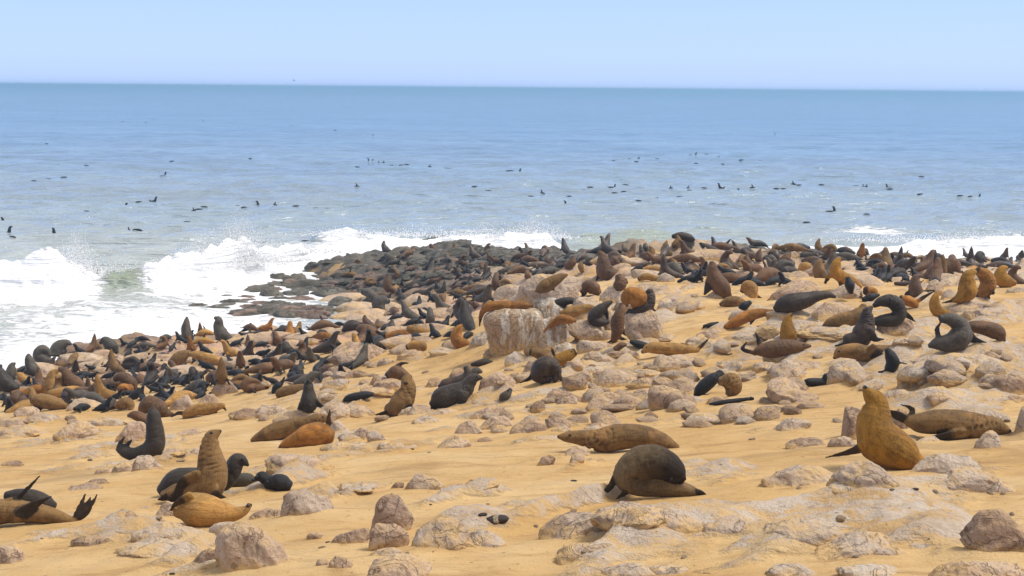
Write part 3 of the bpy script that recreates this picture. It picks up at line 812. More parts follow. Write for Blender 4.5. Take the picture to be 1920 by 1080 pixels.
# loose stones: a handful of meshes shared by many stones, each its own object
STONE_ME = {}
def stone_mesh(kind, k, cl):
    key = (kind, k, cl)
    if key not in STONE_ME:
        me = mesh_from('stone', (SV := rock_verts(3, kind, 900+k*7+len(kind), (1, 0.8, 0.5))), ICO[3][1]); attr(me, 'foot', SV[:, 2]/0.5); me.materials.append(M_rock[cl])
        STONE_ME[key] = me
    return STONE_ME[key]
def scatter_stones():
    zones = [ # polygon box in the photo, how many, size range in metres, colours, label, group
     ((0,790,1920,1075), 42, (0.05, 0.16), ['pk','gy','gy'], 'half buried in the front sand', 'small stones in the front sand'),
     ((560,680,1520,800), 140, (0.2, 0.8), ['pk','br','gy','pk'], 'in the stony ground below the seal group', 'stones of the middle ground'),
     ((1230,550,1900,730), 105, (0.25, 0.9), ['pk','gy'], 'among the seals on the right slope', 'stones of the right slope'),
     ((0,690,640,800), 60, (0.3, 0.9), ['pk','br','pk'], 'at the lower edge of the left crowd', 'stones under the left crowd')]
    for (x0,y0,x1,y1), n, (s0,s1), cols, lab, grp in zones:
        px = RNG.uniform(x0, x1, n); py = RNG.uniform(y0, y1, n); d, P = hit(px, py)
        for i in range(n):
            if np.any((np.abs(px[i]-TX) < HWID+14) & (py[i]-BOT > -34) & (py[i]-BOT < 16)): continue      # not on or right before a seal
            s = s0+(s1-s0)*RNG.random()**2.2
            kd = ['round','block','slab','peak'][int(RNG.integers(4))]; cl = cols[int(RNG.integers(len(cols)))]
            o = obj('stone', stone_mesh(kd, int(RNG.integers(3)), cl), None, tuple(P[i]))
            full = '%s %s %s, %s' % ('tiny' if s < .12 else 'small' if s < .3 else 'middling' if s < .5 else 'big', {'pk': 'pinkish', 'gy': 'greyish tan', 'br': 'brown'}[cl],
                                     {'round': 'rounded stone', 'block': 'squared stone', 'slab': 'flat stone', 'peak': 'pointed stone'}[kd], lab)
            o.scale = (s*RNG.uniform(.8,1.4), s*RNG.uniform(.8,1.2), s*RNG.uniform(.4,.9)); o.rotation_euler = (0, 0, RNG.uniform(0, 6.28))
            tag(o, full, 'stone', grp)
    # sea-wet boulders of the point and the shore, rising out of the surf
    def field(poly, n, smin, smax, cl, lab, grp):
        p = np.array(poly, float); k = 0
        while k < n:
            x = RNG.uniform(p[:, 0].min(), p[:, 0].max()); y = RNG.uniform(p[:, 1].min(), p[:, 1].max())
            if not inside(x, y, p): continue
            r = ray(x, y); d, P = hit([x], [y]); q = P[0]
            if q[2] < 0: t = -CAM_Z/r[2]; q = CAM+t*r
            s = RNG.uniform(smin, smax); k += 1
            kd = 'reef' if cl in ('dk', 'db') else ['round','slab','block'][int(RNG.integers(3))]
            wide = RNG.uniform(.9, 2.0)
            o = obj('reef_rock' if cl in ('dk', 'db') else 'shore_rock', stone_mesh(kd, int(RNG.integers(5)), cl), None, (q[0], q[1], max(q[2]-0.10*s, -0.04)))
            o.scale = (s*wide, s*RNG.uniform(.8,1.3), s*RNG.uniform(.40,.85)); o.rotation_euler = (0, 0, RNG.uniform(-.6, .6))
            sz = 'small' if s < smin+(smax-smin)*.33 else 'middling' if s < smin+(smax-smin)*.66 else 'large'
            tag(o, '%s %s%s' % (sz, 'long ' if wide > 1.5 else {'round': 'rounded ', 'slab': 'flat ', 'block': 'squared '}.get(kd, ''), lab), 'rock', grp)
    field([(500,505),(700,475),(830,455),(900,480),(900,520),(720,540),(640,560),(520,545)], 60, 0.4, 1.05, 'dk', 'wet dark green boulder on the rocky point in the surf', 'dark boulders of the point')
    field([(560,520),(700,490),(830,470),(920,490),(900,530),(720,560),(640,580)], 75, 0.35, 0.95, 'db', 'brown weathered rock on the landward side of the rocky point', 'brown rocks of the point')
    field([(800,452),(850,448),(905,475),(880,490),(800,480)], 22, 0.8, 1.6, 'dk', 'dark boulder heaped on the highest tip of the rocky point', 'dark boulders of the tip')
    field([(930,472),(1120,478),(1120,492),(930,490)], 16, 0.9, 1.7, 'dk', 'dark boulder washed by foam right of the rocky point', 'dark boulders in the foam')
    field([(330,585),(380,560),(520,515),(620,520),(660,560),(600,600),(480,600)], 44, 0.6, 1.7, 'dk', 'low dark reef rock awash in the white water', 'reef rocks awash')
    field([(420,580),(540,530),(660,545),(660,590),(560,600)], 30, 0.5, 1.3, 'db', 'brown reef rock awash beside the white water', 'brown reef rocks awash')
    field([(640,560),(860,560),(880,600),(640,605)], 24, 0.6, 1.8, 'pk', 'pink rock between the seals behind the left crowd', 'pink rocks behind the crowd')
    field([(60,680),(300,650),(640,610),(880,620),(860,650),(500,700),(100,740)], 40, 0.5, 1.3, 'pk', 'pink rock showing between the packed left crowd', 'pink rocks in the left crowd')
    field([(1130,480),(1500,470),(1880,492),(1900,530),(1500,525),(1150,520)], 60, 0.45, 1.1, 'pk', 'pale pink rock between the crowded seals at the back right', 'rocks in the back crowd')
def inside(x, y, p):
    c = False; j = len(p)-1
    for i in range(len(p)):
        if (p[i,1] > y) != (p[j,1] > y) and x < (p[j,0]-p[i,0])*(y-p[i,1])/(p[j,1]-p[i,1])+p[i,0]: c = not c
        j = i
    return c
# ------------------------------------------------------------------ fur seals
FUR = {'gm': (0.14, 0.094, 0.042), 'dk': (0.046, 0.029, 0.016), 'bk': (0.011, 0.0095, 0.008), 'gr': (0.085, 0.070, 0.050), 'sl': (0.034, 0.0245, 0.0145),
       'br': (0.115, 0.060, 0.025), 'ol': (0.19, 0.11, 0.040), 'tn': (0.32, 0.18, 0.055), 'or': (0.27, 0.120, 0.026), 'go': (0.28, 0.14, 0.022)}

def fur_material():
    b = NT('seal_fur'); co = b.coord('Object')
    oi = b.n('ObjectInfo'); base = oi.outputs['Color']
    off = b.n('CombineXYZ'); b.put(off.inputs[0], b.math('MULTIPLY', oi.outputs['Random'], 41.0))
    co2 = b.map(co, loc=off.outputs[0])
    t = b.attr('along'); dor = b.attr('dorsal'); fl = b.attr('flip')
    n1 = b.noise(co2, 4.2, 6, 0.7, 0.5); n2 = b.noise(co2, 14, 4, 0.7); n3 = b.noise(co2, 70, 3, 0.7)
    dark = b.mix(1.0, base, (0.42, 0.40, 0.40), 'MULTIPLY'); pale = b.mix(1.0, base, (1.55, 1.55, 1.5), 'MULTIPLY')
    c = b.mix(b.ramp(n1, 0.44, 0.60, 0, 0.85), base, dark)                      # blotched wet and dry coat
    c = b.mix(b.ramp(b.math('ADD', dor, b.math('MULTIPLY', b.math('SUBTRACT', n1, 0.5), 1.2)), 0.1, -0.7, 0, 0.55), c, pale)   # paler throat and belly
    silver = b.math('MULTIPLY', b.ramp(b.noise(co2, 2.1, 4, 0.6, 0.5), 0.50, 0.64), b.ramp(dor, -0.6, 0.7))
    c = b.mix(b.math('MULTIPLY', silver, 0.45), c, b.mix(1.0, base, (2.6, 2.3, 2.0), 'MULTIPLY'))           # silvery coat patches, a pale highlight painted into the back
    c = b.mix(b.ramp(n2, 0.52, 0.66, 0, 0.6), c, dark)
    c = b.mix(b.ramp(n3, 0.42, 0.64, 0, 0.5), c, pale)
    c = b.mix(b.ramp(t, 0.045, 0.0, 0, 0.85), c, (0.012, 0.010, 0.009))         # dark muzzle
    c = b.mix(b.ramp(fl, 0.25, 0.75, 0, 0.92), c, (0.020, 0.018, 0.016))        # bare dark flippers
    cv = b.n('CombineXYZ'); b.put(cv.inputs[0], b.math('MULTIPLY', t, 5.0)); b.put(cv.inputs[1], b.math('MULTIPLY', dor, 7.0)); b.put(cv.inputs[2], b.math('MULTIPLY', b.attr('side'), 7.0))
    lay = b.noise(b.map(cv.outputs[0], loc=off.outputs[0]), 1.6, 5, 0.7, 0.4)       # coat lying along the body in wet strands
    c = b.mix(b.ramp(lay, 0.50, 0.66, 0, 0.6), c, dark); c = b.mix(b.ramp(lay, 0.44, 0.32, 0, 0.4), c, pale)
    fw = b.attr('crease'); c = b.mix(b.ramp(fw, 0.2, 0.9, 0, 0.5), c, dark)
    c = b.mix(b.math('MULTIPLY', b.attr('hood'), b.ramp(b.math('ADD', t, b.math('MULTIPLY', b.math('SUBTRACT', n1, 0.5), 0.25)), 0.48, 0.16)), c, (0.022, 0.014, 0.008))     # dark wet head
    lum = b.n('RGBToBW'); b.put(lum.inputs[0], base); dry = b.ramp(lum.outputs[0], 0.03, 0.14)
    hair = b.noise(b.map(co2, (1, 1, 1)), 120, 2, 0.8)
    h = b.math('ADD', b.math('MULTIPLY', hair, 0.35), b.math('MULTIPLY', n2, 0.7)); h = b.math('ADD', h, b.math('MULTIPLY', lay, 0.8))
    rough = b.math('ADD', b.ramp(n1, 0.35, 0.65, 0.60, 0.40), b.math('MULTIPLY', dry, 0.24))
    return b.set(c, rough, b.bump(h, 0.55, 0.025), Specular_IOR_Level=b.ramp(dry, 0, 1, 0.30, 0.16), Sheen_Weight=0.04, Sheen_Roughness=0.5)
M_fur = fur_material()
_b = NT('seal_eye'); M_eye = _b.set((0.006, 0.005, 0.005), 0.08)
_b = NT('seal_ear'); M_ear = _b.set((0.030, 0.022, 0.015), 0.7)

def catmull(P, n):
    P = np.asarray(P, float); m = len(P)
    Q = np.vstack([2*P[0]-P[1], P, 2*P[-1]-P[-2]])
    t = np.linspace(0, m-1-1e-6, n); i = t.astype(int); f = (t-i)[:, None]
    p0, p1, p2, p3 = Q[i], Q[i+1], Q[i+2], Q[i+3]
    return 0.5*(2*p1+(p2-p0)*f+(2*p0-5*p1+4*p2-p3)*f**2+(3*p1-p0-3*p2+p3)*f**3)

def tube(C, ra, rb, nrm, seg=14):
    """closed loft along C; ra = half width across nrm, rb = half width along nrm"""
    T = np.gradient(C, axis=0); T /= np.linalg.norm(T, axis=1)[:, None]+1e-9
    N = np.tile(nrm, (len(C), 1)).astype(float)
    for i in range(len(C)):                      # carry the frame along, never collapsing on the tangent
        v = nrm if i == 0 else 0.55*N[i-1]+0.45*nrm
        v = v-T[i]*(v@T[i]); l = np.linalg.norm(v)
        if l < 0.15: v = N[i-1]-T[i]*(N[i-1]@T[i]) if i else np.cross(T[i], [0.3, 0.2, 1]); l = np.linalg.norm(v)
        N[i] = v/l
    B = np.cross(T, N)
    a = np.linspace(0, 2*math.pi, seg, endpoint=False)
    ring = lambda c, x, y, n, b: c+np.cos(a)[:, None]*b*x+np.sin(a)[:, None]*n*y
    rings = []
    for k in (0.30, 0.70, 0.95):                  # rounded start cap
        s = math.sqrt(1-(1-k)**2) if k < 1 else 1
        rings.append(ring(C[0]-T[0]*ra[0]*(1-k), ra[0]*s, rb[0]*s, N[0], B[0]))
    for i in range(len(C)): rings.append(ring(C[i], ra[i], rb[i], N[i], B[i]))
    for k in (0.95, 0.70, 0.30):
        s = math.sqrt(1-(1-k)**2)
        rings.append(ring(C[-1]+T[-1]*ra[-1]*(1-k), ra[-1]*s, rb[-1]*s, N[-1], B[-1]))
    V = np.concatenate(rings); nr = len(rings)
    j = np.arange(seg); j2 = (j+1) % seg
    F = np.concatenate([np.stack([i*seg+j, i*seg+j2, (i+1)*seg+j2, (i+1)*seg+j], 1) for i in range(nr-1)]).tolist()
    F.append(list(range(seg))[::-1]); F.append([(nr-1)*seg+k for k in range(seg)])
    return V, F

def parse(s):
    return [[float(v) for v in p.split(',')] for p in s.split()]

JOBS = []
def shape_seal(sp, fls, voxel, ray_mode, opts=''):
    """spine and flippers in metres in a local frame (x right, y away, z up); queued for meshing"""
    C = catmull(sp[:, :3], 44); R = catmull(sp[:, 3:4], 44)[:, 0].clip(0.012)
    nrm = np.array([0, 1.0, 0])
    wide = 1.0 if 'u' in opts else 1.06
    # fill out the muzzle
    parts = [tube(C, R, R*wide, nrm, 16)]
    flc = []
    for f in fls:
        f = np.asarray(f); n = max(8, 4*len(f)); fc = catmull(f[:, :3], n); fr = catmull(f[:, 3:4], n)[:, 0].clip(voxel*0.9)
        th = np.maximum(fr*0.30, voxel*0.75); th[:n//3] = np.maximum(th[:n//3], fr[:n//3]*0.5)
        nn = np.array([0.0, 0.86, 0.5]) 
        parts.append(tube(fc, fr, th, nn, 12)); flc.append((fc, fr))
    V, F, k = [], [], 0
    for v, f in parts:
        V.append(v); F += [[a+k for a in q] for q in f]; k += len(v)
    JOBS.append(dict(V=np.concatenate(V), F=F, C=C, R=R, fl=flc, voxel=voxel, opts=opts))
    return len(JOBS)-1

def head_info(C, R, flip=1):
    T = np.gradient(C, axis=0); T /= np.linalg.norm(T, axis=1)[:, None]+1e-9
    D = np.array([0, 1.0, 0]); n = np.cross(D, T); n /= np.linalg.norm(n, axis=1)[:, None]+1e-9
    k = len(C)//2
    s = 1 if n[k:, 2].mean() > 0 else -1
    return T, n*s*flip

def run_jobs():
    tmp = []
    for j in JOBS:
        me = bpy.data.meshes.new('raw'); me.from_pydata(j['V'].tolist(), [], j['F']); me.update()
        o = bpy.data.objects.new('raw', me); COL.objects.link(o)
        m = o.modifiers.new('r', 'REMESH'); m.mode = 'VOXEL'; m.voxel_size = j['voxel']; m.use_smooth_shade = True
        s = o.modifiers.new('s', 'SMOOTH'); s.factor = 0.5; s.iterations = 3
        tmp.append(o)
    dg = bpy.context.evaluated_depsgraph_get(); dg.update()
    for j, o in zip(JOBS, tmp):
        me = bpy.data.meshes.new_from_object(o.evaluated_get(dg)); me.name = 'fur_seal'
        n = len(me.vertices); P = np.empty(n*3, np.float32); me.vertices.foreach_get('co', P); P = P.reshape(-1, 3).astype(float)
        C, R = j['C'], j['R']
        T, up = head_info(C, R, -1 if 'v' in j['opts'] else 1)
        d = np.linalg.norm(P[:, None]-C[None], axis=2)/R[None]
        k = d.argmin(1); al = k/(len(C)-1.0)
        q = P-C[k]; dor = (q*up[k]).sum(1)/R[k]
        fl = np.zeros(n)
        for fc, fr in j['fl']:
            e = np.linalg.norm(P[:, None]-fc[None], axis=2)/(fr[None]*1.1); kk = e.argmin(1)
            m = (e.min(1) < 1.25)*sstep(0.0, 0.35, kk/(len(fc)-1.0))*sstep(0.85, 1.15, d.min(1))
            fl = np.maximum(fl, m)
        out = (P-C[k])/(np.linalg.norm(P-C[k], axis=1)[:, None]+1e-9)
        lump = noise3(P[:, 0]*4.5+C[0, 0]*9, P[:, 1]*4.5, P[:, 2]*4.5, 31)*0.055 + noise3(P[:, 0]*11, P[:, 1]*11, P[:, 2]*11+C[0, 2], 32)*0.03
        on_body = 1-np.clip(fl*2, 0, 1)
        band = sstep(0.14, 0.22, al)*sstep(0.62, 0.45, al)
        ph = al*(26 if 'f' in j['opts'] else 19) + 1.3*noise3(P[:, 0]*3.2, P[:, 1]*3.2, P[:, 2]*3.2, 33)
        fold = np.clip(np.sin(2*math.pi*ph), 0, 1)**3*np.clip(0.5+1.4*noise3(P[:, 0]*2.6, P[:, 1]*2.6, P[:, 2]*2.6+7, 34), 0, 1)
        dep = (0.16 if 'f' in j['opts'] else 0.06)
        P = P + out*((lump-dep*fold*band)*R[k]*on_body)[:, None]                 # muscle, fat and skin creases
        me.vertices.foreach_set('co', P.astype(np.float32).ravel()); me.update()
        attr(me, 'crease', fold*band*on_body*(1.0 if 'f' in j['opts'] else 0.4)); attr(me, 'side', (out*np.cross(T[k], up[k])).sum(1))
        attr(me, 'along', al); attr(me, 'dorsal', np.clip(dor, -1.2, 1.2)); attr(me, 'flip', fl)
        attr(me, 'hood', np.full(n, 1.0 if 'h' in j['opts'] else 0.0))
        attr(me, 'folds', np.full(n, 0.8 if 'f' in j['opts'] else 0.0))
        me.polygons.foreach_set('use_smooth', np.ones(len(me.polygons), bool))
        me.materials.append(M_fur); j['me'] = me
    for o in tmp:
        m = o.data; bpy.data.objects.remove(o); bpy.data.meshes.remove(m)

# spine: x,y,radius[,depth] from nose to tail, in quarter-pixel tile units; flippers likewise; options: v belly up, f deep neck folds
SEALS = [
('C0','ol','v','seal sprawled on its side at the bottom left, tail flippers fanned up','-420,560,50 -330,580,80 -200,600,105 -50,600,102 80,595,92 250,605,76 400,630,60 500,660,42 560,672,22','60,510,25 130,495,25 210,420,20 300,328,7;150,640,40,-75 195,590,48,-85 290,532,40,-90 412,470,10,-90;555,660,20 590,590,28 640,465,9;565,665,20 610,600,22 680,490,9;570,668,20 650,600,28 728,470,9'),
('C0','sl','','dark grey seal dozing behind the one with fanned tail flippers','40,490,40,60 120,490,60,60 220,510,70,60 320,540,62,60 380,560,32,60',''),
('C0','ol','f','tan seal sitting bolt upright with its snout skyward in the left front','1650,-5,16 1622,10,34 1588,40,58 1572,110,74 1580,200,98 1590,300,118 1560,400,122 1430,440,92 1310,460,70 1235,475,40','1490,310,46,-100 1405,352,42,-112 1362,410,30,-100 1345,470,34,-75 1276,514,18,-50;1600,395,62,-85 1640,465,52,-95 1700,512,42,-65 1742,548,14,-45;1300,455,40,-40 1240,490,30,-50 1200,500,14,-50'),
('C0','sl','','dark seal lying behind the tan upright one, head out to the right','1850,257,12,60 1812,228,38,60 1765,222,58,62 1720,300,74,70 1650,370,90,80 1450,390,112,90 1300,395,106,90 1220,450,66,80','1700,330,50,40 1690,390,40,30 1680,415,14,30'),
('C0','tn','','fat ginger seal flopped on its side with its chin turned up','1882,545,14 1832,588,36 1760,612,58 1650,605,98 1520,588,132 1420,582,124 1352,584,66','1446,468,44,-112 1385,498,36,-118 1332,535,24,-95 1286,582,8,-60'),
('C1','gr','','grey pup lying behind the two black pups','-10,375,25,20 -60,360,50,20 -130,365,55,20 -200,372,42,20',''),
('C1','bk','','pair mate, small black pup with its head up near a grey boulder','0,350,20 38,335,42 70,350,44 105,372,46',''),
('C1','bk','','plump black pup lying against the grey boulder','90,390,40 150,378,62 200,385,68 235,400,48','220,420,26 245,440,20 240,460,8'),
('B0','sl','','sleek dark seal rearing up on a reddish boulder, snout to the sky','1148,622,20 1146,640,36 1150,668,50 1156,740,62 1165,830,72 1160,900,78 1110,948,74 1020,968,56 940,955,42 900,940,24','1180,930,44 1212,990,36 1238,1048,16;915,930,22 950,900,24 988,858,9;880,935,16 905,880,20 935,835,7'),
('B0','br','f','brown seal hunched on the slab behind the dark rearing one','1292,668,16 1250,658,34 1195,625,62 1130,592,66 1085,612,50 1070,655,32','1230,690,30,20 1270,760,34,10 1320,800,28 1352,866,9'),
('B0','br','','sleepy brown head resting behind the dark rearing seal','962,678,14 1000,672,32 1060,692,40 1110,722,40',''),
('B0','tn','','ginger seal asleep on a stone in the left middle ground','1378,690,12 1408,660,36 1480,632,46 1560,625,46 1620,612,36 1675,602,20','1660,600,20 1680,620,16 1700,642,6;1590,630,22 1630,662,8;1400,668,20 1340,658,22 1282,688,7'),
('B0','ol','f','brown striped seal lying head first toward the viewer','990,628,18,-40 980,596,38,-20 940,582,46 890,600,36,20','880,610,20 830,625,18 750,660,8'),
('B0','bk','','black pup sitting up on a stone left of centre','1045,478,16 1030,508,30 1000,532,34 972,548,20',''),
('B0','br','','dark brown seal walking to the right on the left slab','912,432,12 880,436,28 832,442,42 770,466,58 720,482,50 692,500,28','850,470,30 852,510,20 846,535,12;765,500,28 755,530,18 740,555,10;705,505,20 700,545,10'),
('B0','or','','bright ginger seal curled up beside the walking one','922,496,20,-30 922,482,44,-20 942,478,42,10 962,474,34,30',''),
('B0','br','','brown seal with its back arched behind the curled ginger one','868,402,24 900,386,38 950,404,46 990,444,44 1012,474,24',''),
('B0','tn','','tan seal stretched out on the sloping pink slab','640,490,12 600,486,28 530,492,40 450,508,42 380,514,30',''),
('B0','ol','v','seal lying on its side with flippers raised at the lower left of the crowd','252,560,32 300,560,50 380,580,56 440,592,46 486,602,26','290,590,34 280,620,38 262,640,20;488,600,20 508,550,22 532,502,9;482,608,20 492,642,8'),
('B0','tn','','tan and grey seal sitting nose to nose with a brown one','440,336,12 402,362,34 386,420,52 380,470,60 335,482,38',''),
('B0','br','','brown seal sitting nose to nose with a tan one','448,336,14 484,345,32 512,390,44 560,430,52 610,462,42 642,480,20','500,440,26 485,480,12'),
('B0','sl','','dark grey seal reared up at the left edge','6,302,14 -8,330,36 10,390,52 50,440,60 112,472,38',''),
('B0','gr','','grey seal sitting at the left edge by the foam','112,284,10 92,302,26 82,350,40 76,388,40',''),
('B0','gr','','grey seal sitting alone in front of the white water','214,220,14 216,246,30 230,300,42 240,336,46 190,348,18','215,310,22 212,350,12'),
('B0','gr','','grey seal curled over backward at the water line','366,228,18 356,192,26 312,186,42 290,230,44 340,262,42 382,266,22',''),
('B0','gr','','grey seal sitting on a rock at the water line, facing right','534,140,10 500,132,28 452,152,44 420,190,46 472,198,26','480,170,22 495,195,14'),
('B0','gr','','grey hunched seal facing left at the top of the left crowd','754,130,14 784,116,34 820,140,44 852,168,40 872,196,20','800,160,24 800,195,14'),
('A0','gr','','pale grey seal sitting straight up against the foam','1402,780,10 1398,820,26 1395,872,38 1402,918,40',''),
('A0','gr','f','tall grey seal with creased neck against the foam','1612,782,12 1638,800,30 1640,860,42 1668,910,52 1722,938,28','1640,910,24 1625,945,14'),
('A0','gr','','small grey seal just behind the tall one against the foam','1738,826,8 1716,848,20 1706,884,26',''),
('B0','tn','','small tan seal sitting near the left edge','130,360,12 150,376,28 182,410,32 242,426,24',''),
('B0','or','','ginger seal lying flat at the left edge of the crowd','95,512,22 150,512,36 222,506,40 272,482,40 322,480,24',''),
('B0','ol','','olive brown seal leaning against another in the left crowd','1430,200,14 1392,216,38 1342,250,52 1300,286,44',''),
('B0','tn','','tan seal stretched long behind the leaning one','1420,214,14 1470,222,34 1540,242,40 1622,262,32 1684,276,16',''),
('B0','br','','grey brown seal slumped on a brown boulder','1662,372,24 1612,376,42 1572,402,36','1640,380,24 1680,420,10'),
('B0','gr','','grey seal lying below a brown boulder, black pup beside it','1555,440,18 1500,440,38 1440,465,36 1385,490,18',''),
('B0','bk','','black pup sitting beside a grey seal under the boulder','1560,440,18 1530,450,38 1500,480,42',''),
('B1','ol','f','brown mottled seal sleeping behind the ginger one in the left middle','566,736,14 522,702,32 460,706,46 390,726,46 300,752,60 200,780,70 100,815,66 20,840,38 -30,862,16','240,825,24 222,858,12'),
('B1','or','','ginger seal asleep on its side with a black flipper straight up','178,916,14 226,890,38 310,862,68 400,832,92 480,822,96 548,832,56','520,795,28 540,760,24 546,690,20 556,628,6'),
('B1','sl','','dark grey seal sitting upright facing the viewer, left of centre','394,414,16,-20 392,442,34 395,492,44 396,550,62 390,600,64 352,612,32','445,565,28,-20 482,600,24,-20 528,607,8,-20;350,585,26,-40 330,622,18,-45;405,600,24,-60 420,628,18,-60'),
('B1','ol','','brown seal lying behind the dark upright one','492,482,22 430,477,36 340,482,42 250,492,44 180,508,36 165,532,18',''),
('B1','bk','','black pup with its tail flipper raised beside a lying brown seal','140,500,26 150,470,30 170,450,28','180,450,20 200,420,18 216,386,7'),
('B1','gr','','grey seal sitting behind the lying brown one, facing right','480,358,10 440,366,26 410,390,36 360,422,44 300,436,26',''),
('B1','ol','f','striped brown seal sitting upright and facing the viewer','1130,432,18,-45 1130,414,46 1140,480,64 1112,550,78 1062,610,84 1010,632,52,20','1040,642,28,-30 960,656,22,-30 900,669,8,-30;1140,565,36,-70 1165,615,24,-70 1185,632,10,-70'),
('B1','br','','brown seal bent over with its tail flipper lifted behind','1000,374,36 1050,350,50 1102,372,44 1152,392,24','1050,320,24 1088,288,20 1142,282,8;1000,365,18 965,375,8'),
('B1','sl','f','large dark seal walking to the right across the sand','1692,394,12 1640,396,38 1602,430,50 1560,480,72 1470,530,92 1390,552,86 1338,592,42','1550,525,52,-70 1535,580,38,-70 1522,622,24,-60;1590,520,36,30 1625,560,24,30 1652,576,9,30;1345,590,28 1308,628,9;1480,585,20 1500,620,14'),
('B1','dk','','dark seal with its neck raised behind the walking one','1574,322,22,30 1586,360,32,30 1560,412,46,30 1500,422,40,30 1420,446,44,30 1380,462,22,30',''),
('B1','gr','','grey seal head looking out behind the dark walking one','1690,352,12,40 1655,346,32,40 1610,380,36,40 1540,410,40,50',''),
('B1','bk','','black pup stretched flat on a pink slab','872,516,16 830,522,28 760,532,32 692,546,26 660,562,12',''),
('B1','gr','','small grey pup turning round in the middle sand','1908,484,18 1880,520,34 1848,530,24 1834,558,14',''),
('A1','br','r','dark brown seal curled round on the big pink boulder','760,872,18 792,862,32 842,872,40 868,910,48 812,928,44 738,942,26','880,900,24 900,945,12'),
('A1','dk','','dark seal with lowered head behind the big pink boulder','660,882,22 700,850,46 760,840,40 788,828,18',''),
('A1','br','','brown seal craning its neck behind the big pink boulder','815,770,12 820,802,26 848,842,36 892,884,28',''),
('A1','or','','bright ginger seal lying flat behind the big pink boulder','1184,922,18 1132,906,34 1060,912,38 990,920,26',''),
('A1','ol','','olive seal asleep at the back of the ginger group','1062,862,18 1120,852,28 1190,846,24',''),
('A1','tn','','tan seal stretched out behind the flat ginger one','1398,902,12 1310,898,26 1230,885,38 1150,868,30',''),
('A1','gr','','grey seal sitting between ginger sleepers','1020,808,16 1016,840,30 1022,882,40',''),
('A1','tn','','tan seal curled with its dark tail on a pink slab','1140,1002,24 1190,986,34 1250,996,34 1232,1032,24',''),
('A1','or','','ginger seal reared beside the white-streaked rock','1548,836,10 1526,860,28 1500,912,42 1520,962,52 1585,978,26',''),
('A1','br','','brown seal sitting erect on the pink rocks of the point','988,466,16 986,510,32 990,552,36 1036,578,22','1000,560,20 990,590,10'),
('A1','gr','','dark grey seal curled asleep on the pink shelf','806,590,24 850,602,36 882,642,42 812,664,20',''),
('A1','gr','','grey seal curled tight right of another on the pink shelf','990,660,22 950,655,40 910,680,44 935,715,36 890,720,20',''),
('A1','gr','','lone seal with its nose up on top of the rocky point','960,210,8 957,240,18 975,272,26 1008,284,12',''),
('A1','gr','','grey seal slumped just below the lone one on the point','975,310,16 1000,335,34 1032,362,20',''),
('A1','br','','brown seal leaning on the tip rocks of the point','1308,238,14 1330,266,24 1372,302,20',''),
('A1','or','rn','long ginger seal draped over the edge of the white-streaked rock','2070,696,12 2010,690,30 1930,696,40 1830,696,42 1742,702,38 1702,736,24 1676,792,10','1850,720,32,-20 1820,758,28,-30 1774,802,8,-30;1700,740,18 1682,800,14 1676,850,6'),
('A2','ol','fr','striped brown seal asleep on the great tilted slab','408,462,14 370,476,30 310,510,46 250,546,52 202,572,34 180,582,12','270,570,20 230,580,16 172,585,7;300,570,14 320,576,8'),
('A2','br','r','huge dark brown seal rearing up on the highest rocks','650,288,14 676,322,38 686,380,54 692,440,60 742,452,52 795,458,22','735,410,26,-30 720,445,22,-30 700,475,10,-30;660,450,26 645,480,18 630,505,9'),
('A2','br','','round dark seal crouching right of the great slab','530,585,24 562,546,42 612,562,52 642,592,32','540,600,24 525,625,12'),
('A2','br','f','brown backed seal scratching itself on the pink boulder','800,478,30 812,520,52 790,560,42 738,602,18','850,500,20 868,520,10'),
('A2','or','r','golden ginger seal with its neck bowed beside a grey one','862,690,14 848,645,34 876,600,46 926,612,58 958,640,60 915,668,44',''),
('A2','dk','fr','dark grey seal sitting on the squared pink block, looking out','1042,606,14,-20 1034,596,36 1030,662,48 990,712,58 930,738,42 868,748,16','880,735,24 850,755,10;1030,710,26 1075,730,10'),
('A2','sl','r','sleek dark seal bent backward to scratch itself','746,664,14 702,690,30 640,742,48 608,792,44 660,818,36 718,818,18','700,730,22 715,770,18 720,810,7'),
('A2','br','','dark brown seal seen from behind, stretched upward on a stone','820,682,16 816,732,38 796,802,54 790,872,48 772,932,32 765,972,16','820,870,24 850,900,22 886,925,7;800,930,22 880,958,7;760,950,20 715,970,7'),
('A2','sl','r','sleek dark seal lying on the shelf below the great slab','506,672,12 450,656,26 380,662,32 290,686,22 260,695,10','385,685,28 370,720,22 345,755,8;290,695,14 235,715,6'),
('A2','tn','r','tan brown seal asleep under the sleek dark one','622,706,12 580,706,28 500,726,40 430,742,42 372,748,20',''),
('A2','or','r','bright orange seal draped over the stained block','476,806,12 430,800,30 372,792,36 320,812,24 280,842,14 240,888,6',''),
('A2','br','','big grizzled brown seal standing tall on the sand','1488,392,14 1500,384,32 1502,440,48 1530,500,62 1582,570,64 1622,618,28','1490,500,40 1470,560,34 1445,605,14;1560,610,26 1600,640,12'),
('A2','tn','','tan seal sitting with its neck folded back near the slope','1728,582,20 1760,542,38 1802,562,44 1790,622,48','1835,620,20 1880,642,7'),
('A2','ol','','brown mother seal lying beside a black pup on the slope','1566,682,16 1620,664,38 1690,664,42 1752,682,24',''),
('A2','bk','','black pup nestled against its brown mother on the slope','1782,670,20 1745,692,32 1715,705,22',''),
('A2','or','','long ginger seal lying up the slope with dark flippers','1950,738,18 1850,750,38 1760,775,44 1680,812,42 1610,846,20','1820,775,24 1790,830,10;1615,845,18 1555,882,7;1630,850,16 1590,890,7'),
('A2','bk','','black pup lying in the sandy gap','1542,828,18 1500,840,24 1440,846,12','1470,845,16 1425,862,6'),
